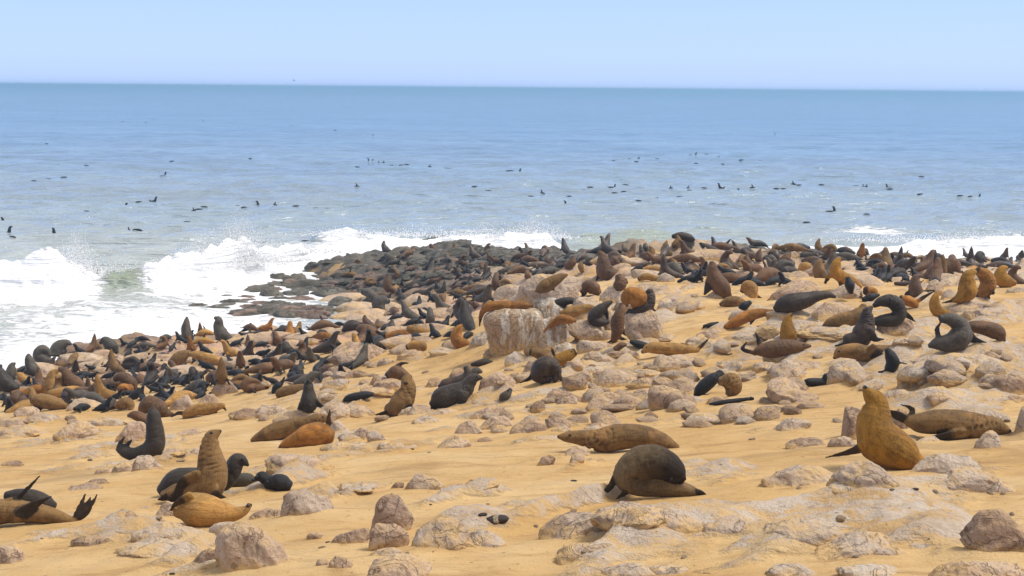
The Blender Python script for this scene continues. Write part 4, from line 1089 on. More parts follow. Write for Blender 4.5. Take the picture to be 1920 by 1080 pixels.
('A2','tn','','long tan seal lying flat below the upper group','978,1040,14 1030,1010,40 1110,1010,48 1200,1016,48 1300,1022,40 1390,1028,20','1395,1020,18 1430,985,18 1472,943,7;1200,1035,22 1175,1050,10;1330,990,14 1270,975,7'),
('A2','bk','','black seal lying behind the long tan one','893,964,16 940,980,30 1025,1002,26',''),
('A2','br','','young brown seal raising its head from behind a rounded stone','852,986,14 820,990,26 778,1018,24',''),
('B2','ol','f','olive brown seal lying beside an orange one in the centre','150,202,30 200,212,42 260,242,36 302,254,18',''),
('B2','go','','golden brown seal sleeping with its back turned in the centre','460,206,34 412,232,48 350,270,52 330,302,28','300,170,14 308,200,16 320,232,12'),
('B2','dk','f','dark brown seal hunched over to scratch in the centre','322,412,20,-20 332,370,44 300,312,66 240,312,80 200,372,64 232,412,32','170,350,26 130,400,20 58,432,6;270,400,24 282,440,20 320,468,9;370,400,20 395,440,9'),
('A3','br','','brown seal lying with a raised flipper left of the tan sitter','316,996,12 260,996,32 180,1002,58 90,1012,66 0,1022,62 -70,1034,40 -100,1048,20','-60,1000,20 -72,950,20 -92,898,8;-110,1045,20 -190,1018,20 -160,965,7'),
('A3','go','','golden seal sitting upright with its snout lifted on the slope','175,752,12 152,785,28 146,840,48 152,902,64 158,945,64','190,930,26 215,960,12'),
('A3','dk','','dark seal lying full length before a pink boulder','502,626,12 450,612,28 370,622,42 270,652,64 170,672,74 100,692,58 60,714,26','110,735,24 70,755,9'),
('A3','ol','','brown seal lying with its head low left of the curled grey one','415,850,12 460,820,32 540,802,54 640,782,58 702,742,48,20 722,700,28,30',''),
('A3','dk','f','dark brown seal sitting up in front of the curled grey one','778,704,14 746,740,40 740,812,60 720,882,80 680,942,74 602,952,50','745,890,40,-66 790,942,28,-60 855,942,8,-50;640,950,26 560,985,22 505,992,8'),
('A3','sl','f','big grizzled grey seal curled into a ring on the slope','800,690,20 850,662,40 930,662,56 986,722,54 962,788,54 872,802,48 790,812,28','1000,735,26 1050,770,24 1105,812,8;820,830,20 880,840,9'),
('A3','gr','','sleek wet grey seal twisting its neck back on a pale slab','1286,768,14 1310,790,32 1372,794,52 1440,842,64 1442,922,88 1362,968,72 1270,978,50 1215,992,20','1490,890,44 1540,945,34 1635,968,8;1275,920,20 1270,870,22 1288,824,9'),
('A3','br','','brown seal dozing behind the sleek wet grey one','1502,852,34,40 1570,852,48,40 1682,872,60,40 1742,902,58,40 1772,952,28,40','1740,960,24,20 1785,985,12,20'),
('A3','go','','young golden brown seal rearing behind the pale slab','1262,594,10 1255,630,30 1250,680,42 1270,730,46 1320,748,36 1370,755,16',''),
('A3','go','','shining golden seal sitting tall by the right edge','1562,436,12 1530,448,34 1502,475,50 1494,530,64 1492,590,72 1440,636,46 1395,650,22','1450,610,26 1390,652,20 1306,672,7;1555,580,24 1568,622,12'),
('A3','or','f','big rust coloured seal slumped behind the shining golden one','1590,432,34,30 1640,470,54,30 1662,532,60,30 1632,582,54,30 1590,602,40,30','1650,570,30 1690,600,18;1640,590,24 1660,640,10'),
('A3','br','','thick necked bull with its head turned on the right boulders','1452,462,14 1412,432,42 1392,372,44 1342,402,50 1262,432,60 1202,472,40','1320,455,26 1290,490,12'),
('A3','go','','golden brown seal sitting near the right edge behind the golden one','1796,404,10 1760,420,34 1742,482,52 1790,512,54 1845,522,24','1760,530,24 1745,570,12'),
('A3','br','','brown seal craning sideways left of the golden one','1152,470,10 1110,482,28 1102,542,46 1112,602,56','1150,590,20 1250,575,8;1100,600,20 1035,606,16 1170,500,6'),
('A3','go','','golden mother seal with head high, nursing a black pup','546,330,10 516,370,34 506,430,46 542,470,46 622,510,42 692,548,20','540,480,30 545,520,22 540,545,12;450,480,24 430,520,14'),
('A3','bk','','black pup pressed to the golden mother on the pink boulder','600,488,20 612,540,38 622,592,20',''),
('A3','ol','','brown seal sitting left of the golden mother','402,350,12 386,370,30 380,420,46 390,462,48','430,440,20 412,490,10'),
('A3','tn','','tan seal with arched back on the pinkish boulder','232,462,12 260,402,32 302,408,36 290,450,30',''),
('A3','or','f','ginger seal asleep behind a small black pup','740,582,36 790,592,36 760,612,30',''),
('A3','bk','','black pup lying across a ginger seal on the slope','722,650,24 770,630,30 832,612,12',''),
('A3','or','','ginger seal asleep behind the curled grey one','1000,640,28 1060,660,40 1112,692,22','1120,660,22 1180,622,20 1252,580,7'),
('A3','ol','','seal sitting tall alone on the far right skyline','386,192,8 375,225,20 380,260,28 418,272,12',''),
('B3','go','','large golden seal in the right front, snout pointed at the sky','718,464,14 730,480,26 762,520,54 812,572,84 812,640,106 800,740,140 832,850,166 930,925,160 1040,985,128 1100,1020,76','700,900,58,-70 600,940,36,-70 420,984,8,-60'),
('B3','ol','f','sandy brown seal sleeping flat out behind the golden one','1818,806,16 1760,776,46 1680,752,72 1560,756,102 1430,746,112 1280,726,96 1140,732,76 1060,722,42','1410,800,50,-100 1250,832,38,-95 1062,862,8,-80;1060,720,34 980,680,44 912,650,26;1050,690,22 1085,650,28 1060,615,20 998,596,7'),
('B3','ol','','brown mother seal on her side with a black pup at her belly','498,244,14 545,202,46 640,192,60 740,212,64 840,202,56 940,192,42 1012,192,22','765,172,42,-66 812,228,42,-78 864,274,14,-75;1005,190,22 1050,165,28 1085,150,14;1010,200,22 1075,190,26 1102,215,14'),
('B3','bk','','black pup suckling at the brown mother on the right','880,184,24,-60 900,220,42,-60 920,280,50,-60 892,332,40,-60 878,352,20,-60','940,270,20,-60 1025,286,7,-60;880,345,24,-60 812,346,10,-60'),
('B3','bk','','little black pup alone beside a squared boulder','442,364,12 436,385,28 428,420,26 370,426,34 300,426,30 272,426,16','430,440,16 390,456,7'),
('B2','ol','f','long mottled brown seal lying with its chin on a pink stone','348,836,14 400,838,38 480,838,54 570,852,66 680,862,96 800,838,98 920,832,92 1050,850,84 1150,882,62 1232,918,30',''),
('C2','gm','rh','dark seal hunched into a dome, grooming itself on the front hump','1278,345,24,-60 1228,300,86,-55 1140,240,116,-30 1010,222,132,0 890,292,122,20 880,370,96,10 980,425,60,-10 1120,412,72,-10 1250,425,66,-10 1342,444,46,-10','800,290,40 765,370,36 690,450,26 532,482,7;880,410,44,-40 830,460,28,-50 780,492,10,-50;1340,442,38,-20 1410,458,38,-20 1484,502,9,-20'),
('B2','bk','','black seal with its back to the viewer beside the angular boulder','1565,370,24 1510,400,46 1450,450,52 1400,500,42 1376,522,18','1530,380,24 1560,350,22 1610,388,9'),
('B2','ol','f','tan brown seal curled with its back turned beside the black one','1572,420,36,20 1640,420,70 1662,470,64 1632,512,34','1600,390,20 1608,450,18 1612,515,9'),
('A2','dk','r','bull lying on the very top of the skyline crag','1210,172,18 1270,170,32 1332,186,30 1364,198,14',''),
('A2','ol','','tan seal sitting below the bull on the skyline','1235,168,10 1246,200,24 1226,238,32',''),
('A2','ol','','small seal sitting against the skyline bull','1290,153,8 1292,185,22',''),
('A2','ol','','olive seal sitting up left of the skyline crag','1162,208,8 1150,240,22 1152,282,38 1192,304,18',''),
('A2','br','','brown seal lying on the skyline with a flipper in the air','1508,246,18 1570,242,28 1625,258,22','1605,235,14 1620,215,14 1642,192,5'),
('A2','dk','','wet dark seal sliding down from the skyline crag','1410,224,10 1450,252,28 1512,284,36 1585,308,12',''),
('A2','ol','','seal with raised head at the left end of the skyline group','1030,248,8 1046,270,22 1052,312,30',''),
('A2','gr','','grey seal showing its head above the left skyline group','962,236,8 966,262,16 975,295,22',''),
('A2','ol','','tan seal sitting before a wet dark one at the back','1194,344,10 1215,370,26 1232,412,34','1225,425,14 1215,450,8'),
('A2','tn','','pale tan seal asleep in the middle of the back crowd','985,426,20 1040,416,28 1124,426,22',''),
('A2','bk','','black seal twisting upward in the back crowd','975,380,10 955,410,26 910,440,24',''),
('A2','tn','','tan seal asleep on the pale slab of the upper group','955,492,18 1010,474,28 1080,490,22',''),
('A2','bk','','black seal with neck raised behind the grizzled standing one','1392,428,10 1375,480,30 1305,494,26 1245,512,10',''),
('A2','br','','brown seal sitting in the back crowd near the slope','1765,310,10 1760,345,28 1770,395,40','1755,400,16 1765,435,8'),
('A2','br','','brown seal head held high at the back right','1865,268,8 1852,300,22 1850,345,30',''),
('A2','bk','','black seal lying with its head up below the back crowd','1800,446,16 1770,486,26 1700,512,24 1655,540,12',''),
('A2','ol','','young seal with neck stretched right of the great slab','520,362,10 515,395,24 525,430,20',''),
('A2','br','','brown seal lying behind the great tilted slab','455,335,20 450,370,34 410,395,26',''),
('A2','br','','brown seal asleep behind the upright giant','800,335,20 780,350,40 760,375,34',''),
('A3','br','','brown seal sitting on the back right rocks','165,300,12 140,330,34 120,375,40 180,385,22',''),
('A3','dk','','small dark seal lying on the pale gap of the back crowd','1060,520,14 1010,528,20 955,525,14',''),
('B2','bk','','dark flat hide of a dead seal beside a flat brown stone','1806,550,14 1740,556,16 1650,570,20 1560,582,20 1480,590,10',''),
('B1','dk','','dark seal lying across the pink rock at the right sand edge','1770,285,18,20 1710,278,30,20 1620,295,16,20',''),
]

ALLS = []
def in_metres(d, px, py, dep):
    """local offset (x right, y away, z up) of a sight line point at depth d"""
    return CAM + d*(ray(px, py) + (dep/FPX)*_F)

def build_seals():
    bx, by, parsed = [], [], []
    for tl, col, op, lab, sp, fl in SEALS:
        ox, oy = TILE[tl]
        S = np.array([(p+[0])[:4] for p in parse(sp)])
        S = np.c_[ox+S[:, 0]/4, oy+S[:, 1]/4, S[:, 2]/4, S[:, 3]/4]
        FL = []
        for f in [q for q in fl.split(';') if q.strip()]:
            A = np.array([(p+[0])[:4] for p in parse(f)]); FL.append(np.c_[ox+A[:, 0]/4, oy+A[:, 1]/4, A[:, 2]/4, A[:, 3]/4])
        low = (S[:, 1]+S[:, 2]).argmax()
        bx.append(S[low, 0]); by.append(S[low, 1]+S[low, 2]*0.8); parsed.append((S, FL, col, op, lab))
    d0, _ = hit(bx, by)
    for (S, FL, col, op, lab), d in zip(parsed, d0):
        if d > 105: d = 105
        c, r = catmull(S, 26)[:, :3], None
        Q = catmull(S, 26); best = None
        low = Q[:, 1]+Q[:, 2]; sel = low >= np.percentile(low, 58)
        if 'n' in op: ii = np.arange(len(Q)); sel = (ii > 3) & (ii < 15)
        for k in np.linspace(0.72 if 'r' in op else 0.90, 1.12, 41 if 'r' in op else 23):
            P = CAM + d*k*(ray(Q[:, 0], Q[:, 1]) + (Q[:, 3:4]/FPX)*_F)
            bot = P[:, 2]-Q[:, 2]/FPX*d*k*0.97
            cl = np.sort((bot-top_z(P[:, :2]))[sel])
            v = cl[int(len(cl)*0.42)]
            if best is None or abs(v+0.02) < best[0]: best = (abs(v+0.02), k)
            if v < -0.02: break
        d = d*best[1]
        P = CAM + d*(ray(S[:, 0], S[:, 1]) + (S[:, 3:4]/FPX)*_F)
        base = P[(S[:, 1]+S[:, 2]).argmax()].copy(); base[2] = top_z(base[None, :2])[0]
        sp = np.c_[P-base, S[:, 2]/FPX*d]
        fls = []
        for A in FL:
            p = CAM + d*(ray(A[:, 0], A[:, 1]) + (A[:, 3:4]/FPX)*_F); fls.append(np.c_[p-base, A[:, 2]/FPX*d])
        vox = 0.013 if d < 21 else 0.017 if d < 36 else 0.024 if d < 52 else 0.034
        j = shape_seal(sp, fls, vox, True, op)
        ALLS.append(dict(j=j, base=base, col=col, lab=lab, d=d, pup=(col == 'bk' or ' pup' in lab), px=S[:, 0].mean(), py=S[:, 1].mean(), S=S))
build_seals()

# further poses, in metres, for the crowd (x right, z up, away from the viewer when turned)
def local(spine, fl, op=''):
    sp = np.array([[a/100, 0, b/100, r/100] for a, b, r in parse(spine)])
    fls = [np.array([[p[0]/100, (p[3] if len(p) > 3 else 0)/100, p[1]/100, p[2]/100] for p in parse(f)]) for f in fl.split(';') if f.strip()]
    return shape_seal(sp, fls, 0.036, False, op)
CROWD = [
 local('-52,86,3 -42,84,8 -32,76,11 -24,58,15 -14,38,20 6,24,21 36,16,16 62,10,9', '-20,30,9,-14 -30,12,7,-22 -36,3,3,-26;-20,30,9,14 -30,12,7,22 -36,3,3,26;60,8,6,-3 78,4,6,-8 90,3,3,-12;60,8,6,3 78,4,6,8 90,3,3,12'),
 local('-20,104,3 -22,96,6 -22,86,10 -19,66,14 -14,42,20 4,22,22 34,15,16 60,9,9', '-18,32,9,-14 -26,12,7,-22 -32,3,3,-27;-18,32,9,14 -26,12,7,22 -32,3,3,27;58,8,6,-4 74,4,6,-9 86,3,3,-13;58,8,6,4 74,4,6,9 86,3,3,13'),
 local('-92,10,3 -80,13,8 -64,15,11 -44,18,15 -14,22,20 20,20,19 52,14,13 76,9,7', '-30,12,8,-18 -42,5,7,-32 -50,3,3,-42;-30,12,8,18 -20,5,7,34 -10,3,3,44;74,8,5,-3 90,5,5,-8 102,4,3,-12;74,8,5,3 90,5,5,8 102,4,3,12'),
 local('26,30,3 14,36,8 -2,42,11 -22,42,15 -36,26,18 -20,17,19 12,15,16 40,10,9', '-20,20,8,-16 -10,6,7,-26 0,3,3,-34;40,8,6,-3 56,5,6,-8 66,4,3,-12'),
 local('-70,64,3 -60,62,8 -48,54,11 -36,40,15 -16,32,19 16,30,18 44,22,12 62,12,7', '-32,28,9,-13 -36,12,7,-19 -40,3,4,-22;-32,28,9,13 -34,12,7,19 -36,3,4,22;56,14,7,-8 58,5,6,-13 66,3,3,-16;56,14,7,8 58,5,6,13 66,3,3,16'),
 local('30,70,3 22,74,8 8,74,11 -6,62,14 -16,40,19 0,22,21 32,15,16 58,9,8', '-18,30,9,-14 -28,12,7,-22 -34,3,3,-26;-18,30,9,14 -28,12,7,22 -34,3,3,26;56,8,6,-4 72,5,6,-9 84,4,3,-13'),
 local('-80,12,3 -68,15,8 -52,18,12 -26,26,19 6,28,22 36,20,15 56,11,8', '0,44,7,-8 4,58,7,-12 12,72,3,-14;54,10,6,-3 68,14,6,-6 78,24,3,-8;54,10,6,3 70,8,6,6 82,10,3,8', 'v'),
]
PUPS = [
 local('-34,10,2 -28,13,5 -20,13,7 -6,14,10 10,12,9 24,7,5', '-14,8,4,-8 -20,3,3,-14;-14,8,4,8 -18,3,3,14;22,6,3 34,3,3'),
 local('-24,38,2 -20,38,5 -14,32,6 -8,20,9 6,12,10 22,7,5', '-8,14,5,-7 -14,3,3,-11;-8,14,5,7 -14,3,3,11;20,6,3 32,3,3'),
 local('-32,28,2 -26,28,5 -18,22,6 -6,17,9 10,13,9 24,7,5', '-12,14,4,-7 -16,3,3,-11;-12,14,4,7 -14,3,3,11;22,6,3 34,3,3'),
]
FRINGE = []
for k in (0, 2, 2, 3, 4):
    JOBS.append(dict(JOBS[CROWD[k]])); JOBS[-1]['voxel'] = 0.07; FRINGE.append(len(JOBS)-1)
for k in CROWD+PUPS: JOBS[k]['voxel'] = 0.034 if k in CROWD else 0.024
run_jobs()

EYE_ME = mesh_from('eye', ICO[2][0], ICO[2][1]); EYE_ME.materials.append(M_eye)
_V = ICO[2][0].copy(); _V[:, 2] *= 2.4; _V[:, 1] *= 0.6; EAR_ME = mesh_from('ear', _V, ICO[2][1]); EAR_ME.materials.append(M_ear)
def face(o, job, flip):
    C, R = job['C'], job['R']; T, up = head_info(C, R, flip)
    hi = int(np.argmax(np.arange(len(C)) >= 4))
    # the head is the first swelling behind the nose
    w = R[:16]; hi = 3+int(np.argmax(np.diff(w[3:]) < 0.05*w[3:-1])) if True else hi
    hi = int(np.clip(hi, 4, 10))
    c, r, t, u = C[hi], R[hi], -T[hi], up[hi]
    s = np.cross(t, u); s /= np.linalg.norm(s)
    for sg in (-1, 1):
        k = max(2, hi-3); cc, rr = C[k], R[k]
        e = obj('eye', EYE_ME, None, tuple(cc + s*sg*rr*0.80 + up[k]*rr*0.52), o); q = max(0.020, 0.17*r); e.scale = (q, q, q)
        a = obj('ear', EAR_ME, None, tuple(c - t*r*0.55 + s*sg*r*0.95 + u*r*0.25), o); q = max(0.012, 0.10*r)
        a.scale = (q, q, q); a.rotation_euler = Vector((-t)*0.9+s*sg*0.45).to_track_quat('Z', 'Y').to_euler()

for a in ALLS:
    j = JOBS[a['j']]
    o = obj('seal_carcass' if 'hide' in a['lab'] else 'seal_pup' if a['pup'] else 'fur_seal', j['me'], None, tuple(a['base']))
    c = np.array(FUR[a['col']])*random.uniform(0.9, 1.12); o.color = (*c, 1)
    tag(o, a['lab'], 'seal pup' if a['pup'] else 'seal', 'seals of the colony')
    if a['d'] < 33: face(o, j, -1 if 'v' in j['opts'] else 1)
# ------------------------------------------------------------------ the crowd on the shore
COL_NAME = {'dk': 'blackish brown', 'gr': 'grey', 'sl': 'sleek dark', 'br': 'brown', 'ol': 'olive brown', 'tn': 'tan', 'or': 'ginger'}
POSE_NAME = ['sitting up', 'sitting with its snout raised', 'lying flat', 'curled round on itself', 'walking', 'looking back over its shoulder', 'lolling on its side']
TX = np.array([a['px'] for a in ALLS]); TY = np.array([a['py'] for a in ALLS])
BOT = np.array([(a['S'][:, 1]+a['S'][:, 2]).max() for a in ALLS]); HWID = np.array([np.ptp(a['S'][:, 0])/2 for a in ALLS])
scatter_stones()
taken = [a['base'][:2] for a in ALLS]
def crowd(poly, n, kinds, where, group, gap, pup=False, avoid=16, size=(0.8, 1.1)):
    p = np.array(poly, float); cand = []
    while len(cand) < n*14:
        x = RNG.uniform(p[:, 0].min(), p[:, 0].max()); y = RNG.uniform(p[:, 1].min(), p[:, 1].max())
        if inside(x, y, p) and np.min(np.abs(TX-x)/1.5+np.abs(TY-y)) > avoid: cand.append((x, y))
    cand = np.array(cand); d, P = hit(cand[:, 0], cand[:, 1]); out = 0
    for q in P:
        if out >= n: break
        if q[2] < 0.10: continue
        T = np.array(taken)
        if np.min(np.hypot(T[:, 0]-q[0], T[:, 1]-q[1])) < gap: continue
        taken.append(q[:2].copy()); out += 1
        z = top_z(q[None, :2])[0]
        if pup:
            k = int(RNG.integers(len(PUPS))); me = JOBS[PUPS[k]]['me']; s = RNG.uniform(0.85, 1.25); c = 'bk'
            lab = 'little black pup %s %s' % (['lying flat', 'sitting up', 'crawling'][k], where)
        else:
            k = int(RNG.choice(len(CROWD), p=[.18, .09, .32, .14, .08, .11, .08])); me = JOBS[CROWD[k]]['me']; s = RNG.uniform(*size); c = kinds[int(RNG.integers(len(kinds)))]
            lab = '%s seal %s %s' % (COL_NAME[c], POSE_NAME[k], where)
        o = obj('seal_pup' if pup else 'fur_seal', me, None, (q[0], q[1], z-0.03))
        o.rotation_euler = (0, 0, RNG.uniform(0, 6.283)); o.scale = (s, s*RNG.uniform(.95, 1.1), s)
        col = np.array(FUR[c])*RNG.uniform(0.75, 1.25); o.color = (*col, 1)
        tag(o, lab, 'seal pup' if pup else 'seal', group)
MIXED = ['br','br','dk','dk','gr','sl','ol','tn','br','ol','dk','or','gr','br','sl']
DARKS = ['gr','gr','dk','sl','br','br','ol','gr']
LEFT = [(0,690),(60,668),(250,640),(450,618),(640,592),(880,606),(890,640),(760,640),(690,690),(560,722),(430,745),(250,770),(0,775)]
LOWL = [(0,700),(300,672),(560,665),(690,660),(680,700),(560,725),(430,748),(250,772),(0,775)]
crowd(LEFT, 72, MIXED, 'in the packed left crowd by the water', 'seals of the left crowd', 0.78, size=(0.62, 0.95))
crowd(LEFT, 120, None, 'in the packed left crowd', 'pups of the left crowd', 0.55, True, 9)
crowd(LOWL, 45, None, 'at the lower edge of the left crowd', 'pups at the edge of the left crowd', 0.5, True, 9)
crowd([(650,500),(720,480),(830,462),(900,480),(890,520),(740,545),(660,540)], 26, DARKS, 'on the dark rocks of the point', 'seals of the rocky point', 0.9, size=(0.6, 0.95), avoid=10)
PINK = [(690,540),(860,470),(1000,492),(1110,505),(930,545),(890,600),(760,605),(680,590)]
crowd(PINK, 42, DARKS, 'on the pink rocks behind the white-streaked rock', 'seals behind the white-streaked rock', 0.8, size=(0.65, 1.0))
crowd(PINK, 40, None, 'on the pink rocks of the point', 'pups of the point', 0.6, True, 9)
BACK = [(1050,490),(1150,478),(1250,468),(1400,470),(1540,470),(1900,494),(1919,532),(1760,540),(1640,520),(1500,520),(1400,545),(1230,525),(1120,505)]
crowd(BACK, 58, MIXED+['br','br','ol'], 'in the dense crowd at the back right', 'seals of the back right crowd', 0.85, size=(0.7, 1.02))
crowd([(1560,490),(1700,488),(1820,510),(1780,535),(1620,528)], 36, None, 'in the dark huddle at the back right', 'pups of the back right huddle', 0.5, True, 8)
crowd([(1230,500),(1450,505),(1480,540),(1260,530)], 18, None, 'on the pale rocks of the back right', 'pups of the back right rocks', 0.6, True, 9)

# beyond those one can pick out: the far fringe of the colony along the surf, as one mass
def far_fringe():
    V, F, nv = [], [], 0
    px = np.r_[RNG.uniform(1120, 1919, 190), RNG.uniform(860, 1110, 60), RNG.uniform(740, 900, 26)]
    py = np.r_[RNG.uniform(466, 506, 190), RNG.uniform(474, 505, 60), RNG.uniform(468, 500, 26)]
    d, P = hit(px, py)
    for q in P:
        if q[2] < 0.1 or np.min(np.hypot(*(np.array(taken)-q[:2]).T)) < 0.7: continue
        taken.append(q[:2].copy())
        me = JOBS[FRINGE[int(RNG.integers(len(FRINGE)))]]['me']; n = len(me.vertices)
        co = np.empty(n*3, np.float32); me.vertices.foreach_get('co', co); co = co.reshape(-1, 3)*RNG.uniform(.65, .98)
        a = RNG.uniform(0, 6.283); co = np.c_[co[:, 0]*math.cos(a)-co[:, 1]*math.sin(a), co[:, 0]*math.sin(a)+co[:, 1]*math.cos(a), co[:, 2]]
        f = np.empty(len(me.polygons)*4, np.int32); me.loops.foreach_get('vertex_index', f)
        V.append(co+np.array([q[0], q[1], top_z(q[None, :2])[0]-0.03])); F.append(f.reshape(-1, 4)+nv); nv += n
    me = mesh_from('seal_crowd', np.concatenate(V), np.concatenate(F))
    b = NT('far_seal_fur'); co = b.coord('Object'); n1 = b.noise(co, 0.9, 3, 0.6)
    c = b.mix(b.ramp(n1, 0.40, 0.62), (0.035, 0.028, 0.022), (0.13, 0.078, 0.04))
    o = obj('seal_crowd', me, b.set(c, 0.55)); o['kind'] = 'stuff'; o['label'] = 'far fringe of the seal crowd along the surf'
far_fringe()

# ------------------------------------------------------------------ seals swimming offshore
def swim_mesh(kind):
    def T(s, flat=None, nrm=(0, 1, 0), seg=8):
        A = np.array(parse(s))/100; C = catmull(np.c_[A[:, 0], 0*A[:, 0], A[:, 1]], 9); R = catmull(A[:, 2:3], 9)[:, 0].clip(0.008)
        return tube(C, R, R*(flat or 1.0), np.array(nrm, float), seg)
    parts = {'h': [T('16,34,3 8,37,8 -2,34,11 -8,18,13 -12,-8,16')],
             'b': [T('-62,2,3 -50,6,8 -36,6,9 -8,2,16 30,1,15 62,-4,8')],
             'f': [T('0,-10,8 2,10,9 7,26,8 15,42,4', .3), T('-30,-6,8 -4,1,13 30,-4,9')],
             'F': [T('34,52,3 27,55,8 18,50,10 12,30,13 2,4,17 -36,-4,13'), T('-40,-8,8 -52,6,9 -62,18,4', .3)],
             'H': [T('14,62,3 8,66,8 -1,63,11 -4,40,15 -8,12,19 -14,-10,22')]}[kind]
    V, F, k = [], [], 0
    for v, f in parts:
        V.append(v); F += [[a+k for a in q] for q in f]; k += len(v)
    me = bpy.data.meshes.new('swimming_seal'); me.from_pydata(np.concatenate(V).tolist(), [], F); me.update()
    me.polygons.foreach_set('use_smooth', np.ones(len(me.polygons), bool)); me.materials.append(M_fur)
    return me
SWIM = {k: swim_mesh(k) for k in 'hbfFH'}
SW_LAB = {'h': ('dark seal head showing above the %s water', 'seal heads'), 'b': ('dark rounded seal back at the surface of the %s water', 'seal backs'),
          'f': ('black flipper of a swimming seal upright in the %s water', 'seal flippers'), 'F': ('dark seal lifting its foreparts out of the %s water', 'rearing swimmers'),
          'H': ('dark seal standing high with long neck in the %s water', 'high swimmers')}
SW0 = """215,121,h 197,143,b 460,153,b 483,146,f 510,143,b 546,158,b 575,143,h 762,151,f 1092,170,b 1010,124,b 1400,206,h 1256,189,b 110,236,b
175,237,b 880,299,b 938,297,b 645,304,b 1380,305,h 1398,305,b 1420,309,h 1438,308,f 1470,316,b 1505,317,b 1525,316,b 1611,324,f 1670,330,b 1685,331,b 1340,325,b
1905,342,b 1915,341,b 610,359,b 622,355,h 127,378,b 182,374,b 240,369,b 325,323,b 1339,405,f 1780,405,b 1832,423,b 580,455,F 475,464,h 615,463,b
520,458,b 745,477,b 765,473,b 727,487,f 893,463,b 964,470,h 916,485,b 1030,464,f 1187,466,b 1227,468,b 1110,467,b 1378,479,b 1430,480,b 323,487,b 8,526,h 60,527,b
458,519,b 480,518,b 485,563,f 515,566,b 700,536,b 40,573,h 47,594,b 201,583,H 1145,602,b"""
SW1 = """985,201,h 440,293,b 475,291,f 380,302,b 467,309,b 545,296,b 560,309,b 670,283,b 691,283,h 728,281,b 775,288,f 640,308,b 690,306,b
790,310,b 860,305,b 930,298,b 32,340,h 292,400,b 330,407,b 370,400,b 387,393,h 425,388,b 385,418,b 420,416,b 225,416,b 265,410,b 215,437,b 198,460,h 113,426,f 70,436,b 30,431,b
596,411,f 660,402,f 720,403,b 665,417,b 780,408,F 848,408,h 870,409,b 902,406,f 990,405,b 1018,405,b 1055,392,f 1075,398,b 1160,394,b 1287,399,b 1315,399,f 1328,400,f 1408,402,F 1418,407,b 1452,402,b
475,452,b 547,445,f 630,440,b 1345,426,b 1530,431,b 1680,443,b 1718,444,b 1754,440,H 1878,463,b 1190,496,b 1205,495,h 1330,503,b 1105,533,b 1535,364,b 1320,573,b"""
for s, ox in ((SW0, 0), (SW1, 960)):
    for e in s.split():
        x, y, k = e.split(','); q = sea_pt(ox+float(x)/2, 150+float(y)/2+1.2)
        if q[1] > 900: k = {'b': 'b', 'f': 'f'}.get(k, k)
        o = obj('swimming_seal', SWIM[k], None, (q[0], q[1], 0.03+float(sea_shape(np.array([q[0]]), np.array([q[1]]))[0][0])))
        o.rotation_euler = (0, 0, RNG.choice([0, math.pi])+RNG.uniform(-.5, .5)); z = RNG.uniform(.85, 1.2)*(0.72 if k == 'b' else 1)*0.8; o.scale = (z, z, z)
        o.color = (*(np.array(FUR['dk'])*0.6), 1)
        w = 'far blue' if q[1] > 330 else 'calm middle' if q[1] > 190 else 'greyish inshore'
        tag(o, SW_LAB[k][0] % w, 'swimming seal', '%s in the %s water' % (SW_LAB[k][1], w))

# dark scraps lying on the sand
def scraps():
    V = rock_verts(2, 'reef', 77, (1, 0.6, 0.35)); me = mesh_from('dung', V, ICO[2][1]); b = NT('dung'); me.materials.append(b.set((0.022, 0.014, 0.008), 0.8))
    for tl, x, y, w, lab in [('C1',1700,622,80,'dark dropping lying on the sand right of centre front'),('C1',1810,662,190,'long dark streak of dung on the sand near the front'),
        ('C1',1308,545,30,'tiny dark dropping behind the large grey outcrop'),('C1',1740,542,30,'small dark dropping on the open front sand'),('C2',465,368,50,'brown dropping left of the hunched grooming seal'),
        ('C0',668,215,55,'dark dropping on the left sand'),('C1',1172,128,30,'dark crumb on the sand beside a pointed stone'),('C3',1105,430,60,'dark scrap on the sand before the round grey boulder'),
        ('B3',228,375,45,'dark scrap on the sand left of the black pup'),('C0',1290,1065,50,'dark crumb at the bottom edge'),('C1',540,828,40,'dark crumb beside a rough brown stone')]:
        d, P = hit([TILE[tl][0]+x/4], [TILE[tl][1]+y/4]); s = w/4/FPX*d[0]
        o = obj('dung', me, None, tuple(P[0])); o.scale = (s, s*.8, s*.5); o.rotation_euler = (0, 0, RNG.uniform(-.4, .4)); tag(o, lab, 'dung', 'droppings on the sand')
scraps()

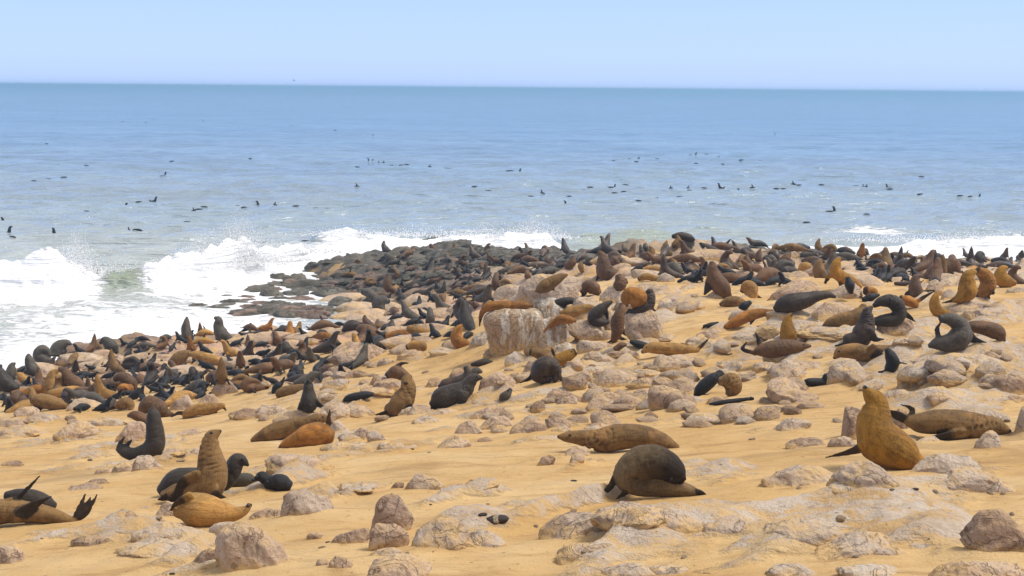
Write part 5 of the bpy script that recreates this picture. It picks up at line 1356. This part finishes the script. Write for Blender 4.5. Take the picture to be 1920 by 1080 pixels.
# gulls far out over the sea
def gulls():
    b = NT('gull_plumage'); m = b.set((0.10, 0.10, 0.11), 0.8)
    V, F, k = [], [], 0
    C = catmull(np.array([[0, 0.22, 0], [0, 0.1, 0.01], [0, -0.1, 0], [0, -0.26, 0]]), 8); R = catmull(np.array([[.02], [.055], [.05], [.02]]), 8)[:, 0]
    v, f = tube(C, R, R, np.array([1.0, 0, 0]), 8); V.append(v); F += f; k = len(v)
    for s in (-1, 1):
        C = catmull(np.array([[0, 0.05, .02], [s*.25, 0.08, .14], [s*.6, -0.06, .05]]), 8); R = catmull(np.array([[.09], [.08], [.015]]), 8)[:, 0]
        v, f = tube(C, R, R*0.15, np.array([0, 0, 1.0]), 8); V.append(v); F += [[a+k for a in q] for q in f]; k += len(v)
    me = bpy.data.meshes.new('gull'); me.from_pydata(np.concatenate(V).tolist(), [], F); me.update(); me.materials.append(m)
    for px, py, d, lab in ((551, 151, 330, 'gull flying low over the horizon left of the middle'), (430, 160, 480, 'farther gull skimming the horizon on the left')):
        p = CAM + d*ray(px, py); o = obj('gull', me, None, tuple(p)); o.rotation_euler = (0.2, 0.25, RNG.uniform(0, 6)); tag(o, lab, 'gull', 'gulls over the sea')
gulls()
# ------------------------------------------------------------------ sea haze
def build_haze():
    x, y0, y1, z0, z1 = 9500, -60, 15500, -4.0, 13.4
    V = [(-x,y0,z0),(x,y0,z0),(x,y1,z0),(-x,y1,z0),(-x,y0,z1),(x,y0,z1),(x,y1,z1),(-x,y1,z1)]
    F = [(0,3,2,1),(4,5,6,7),(0,1,5,4),(1,2,6,5),(2,3,7,6),(3,0,4,7)]
    m = bpy.data.materials.new('haze'); m.use_nodes = True; t = m.node_tree; t.nodes.clear()
    o = t.nodes.new('ShaderNodeOutputMaterial'); v = t.nodes.new('ShaderNodeVolumePrincipled')
    v.inputs['Color'].default_value = (0.44, 0.74, 1.0, 1); v.inputs['Density'].default_value = HAZE
    v.inputs['Anisotropy'].default_value = 0.2
    t.links.new(v.outputs[0], o.inputs['Volume'])
    h = obj('haze', mesh_from('haze', V, F, False), m); h['kind'] = 'stuff'; h['label'] = 'thin sea haze over the water and shore'
HAZE = 0.0006
build_haze()
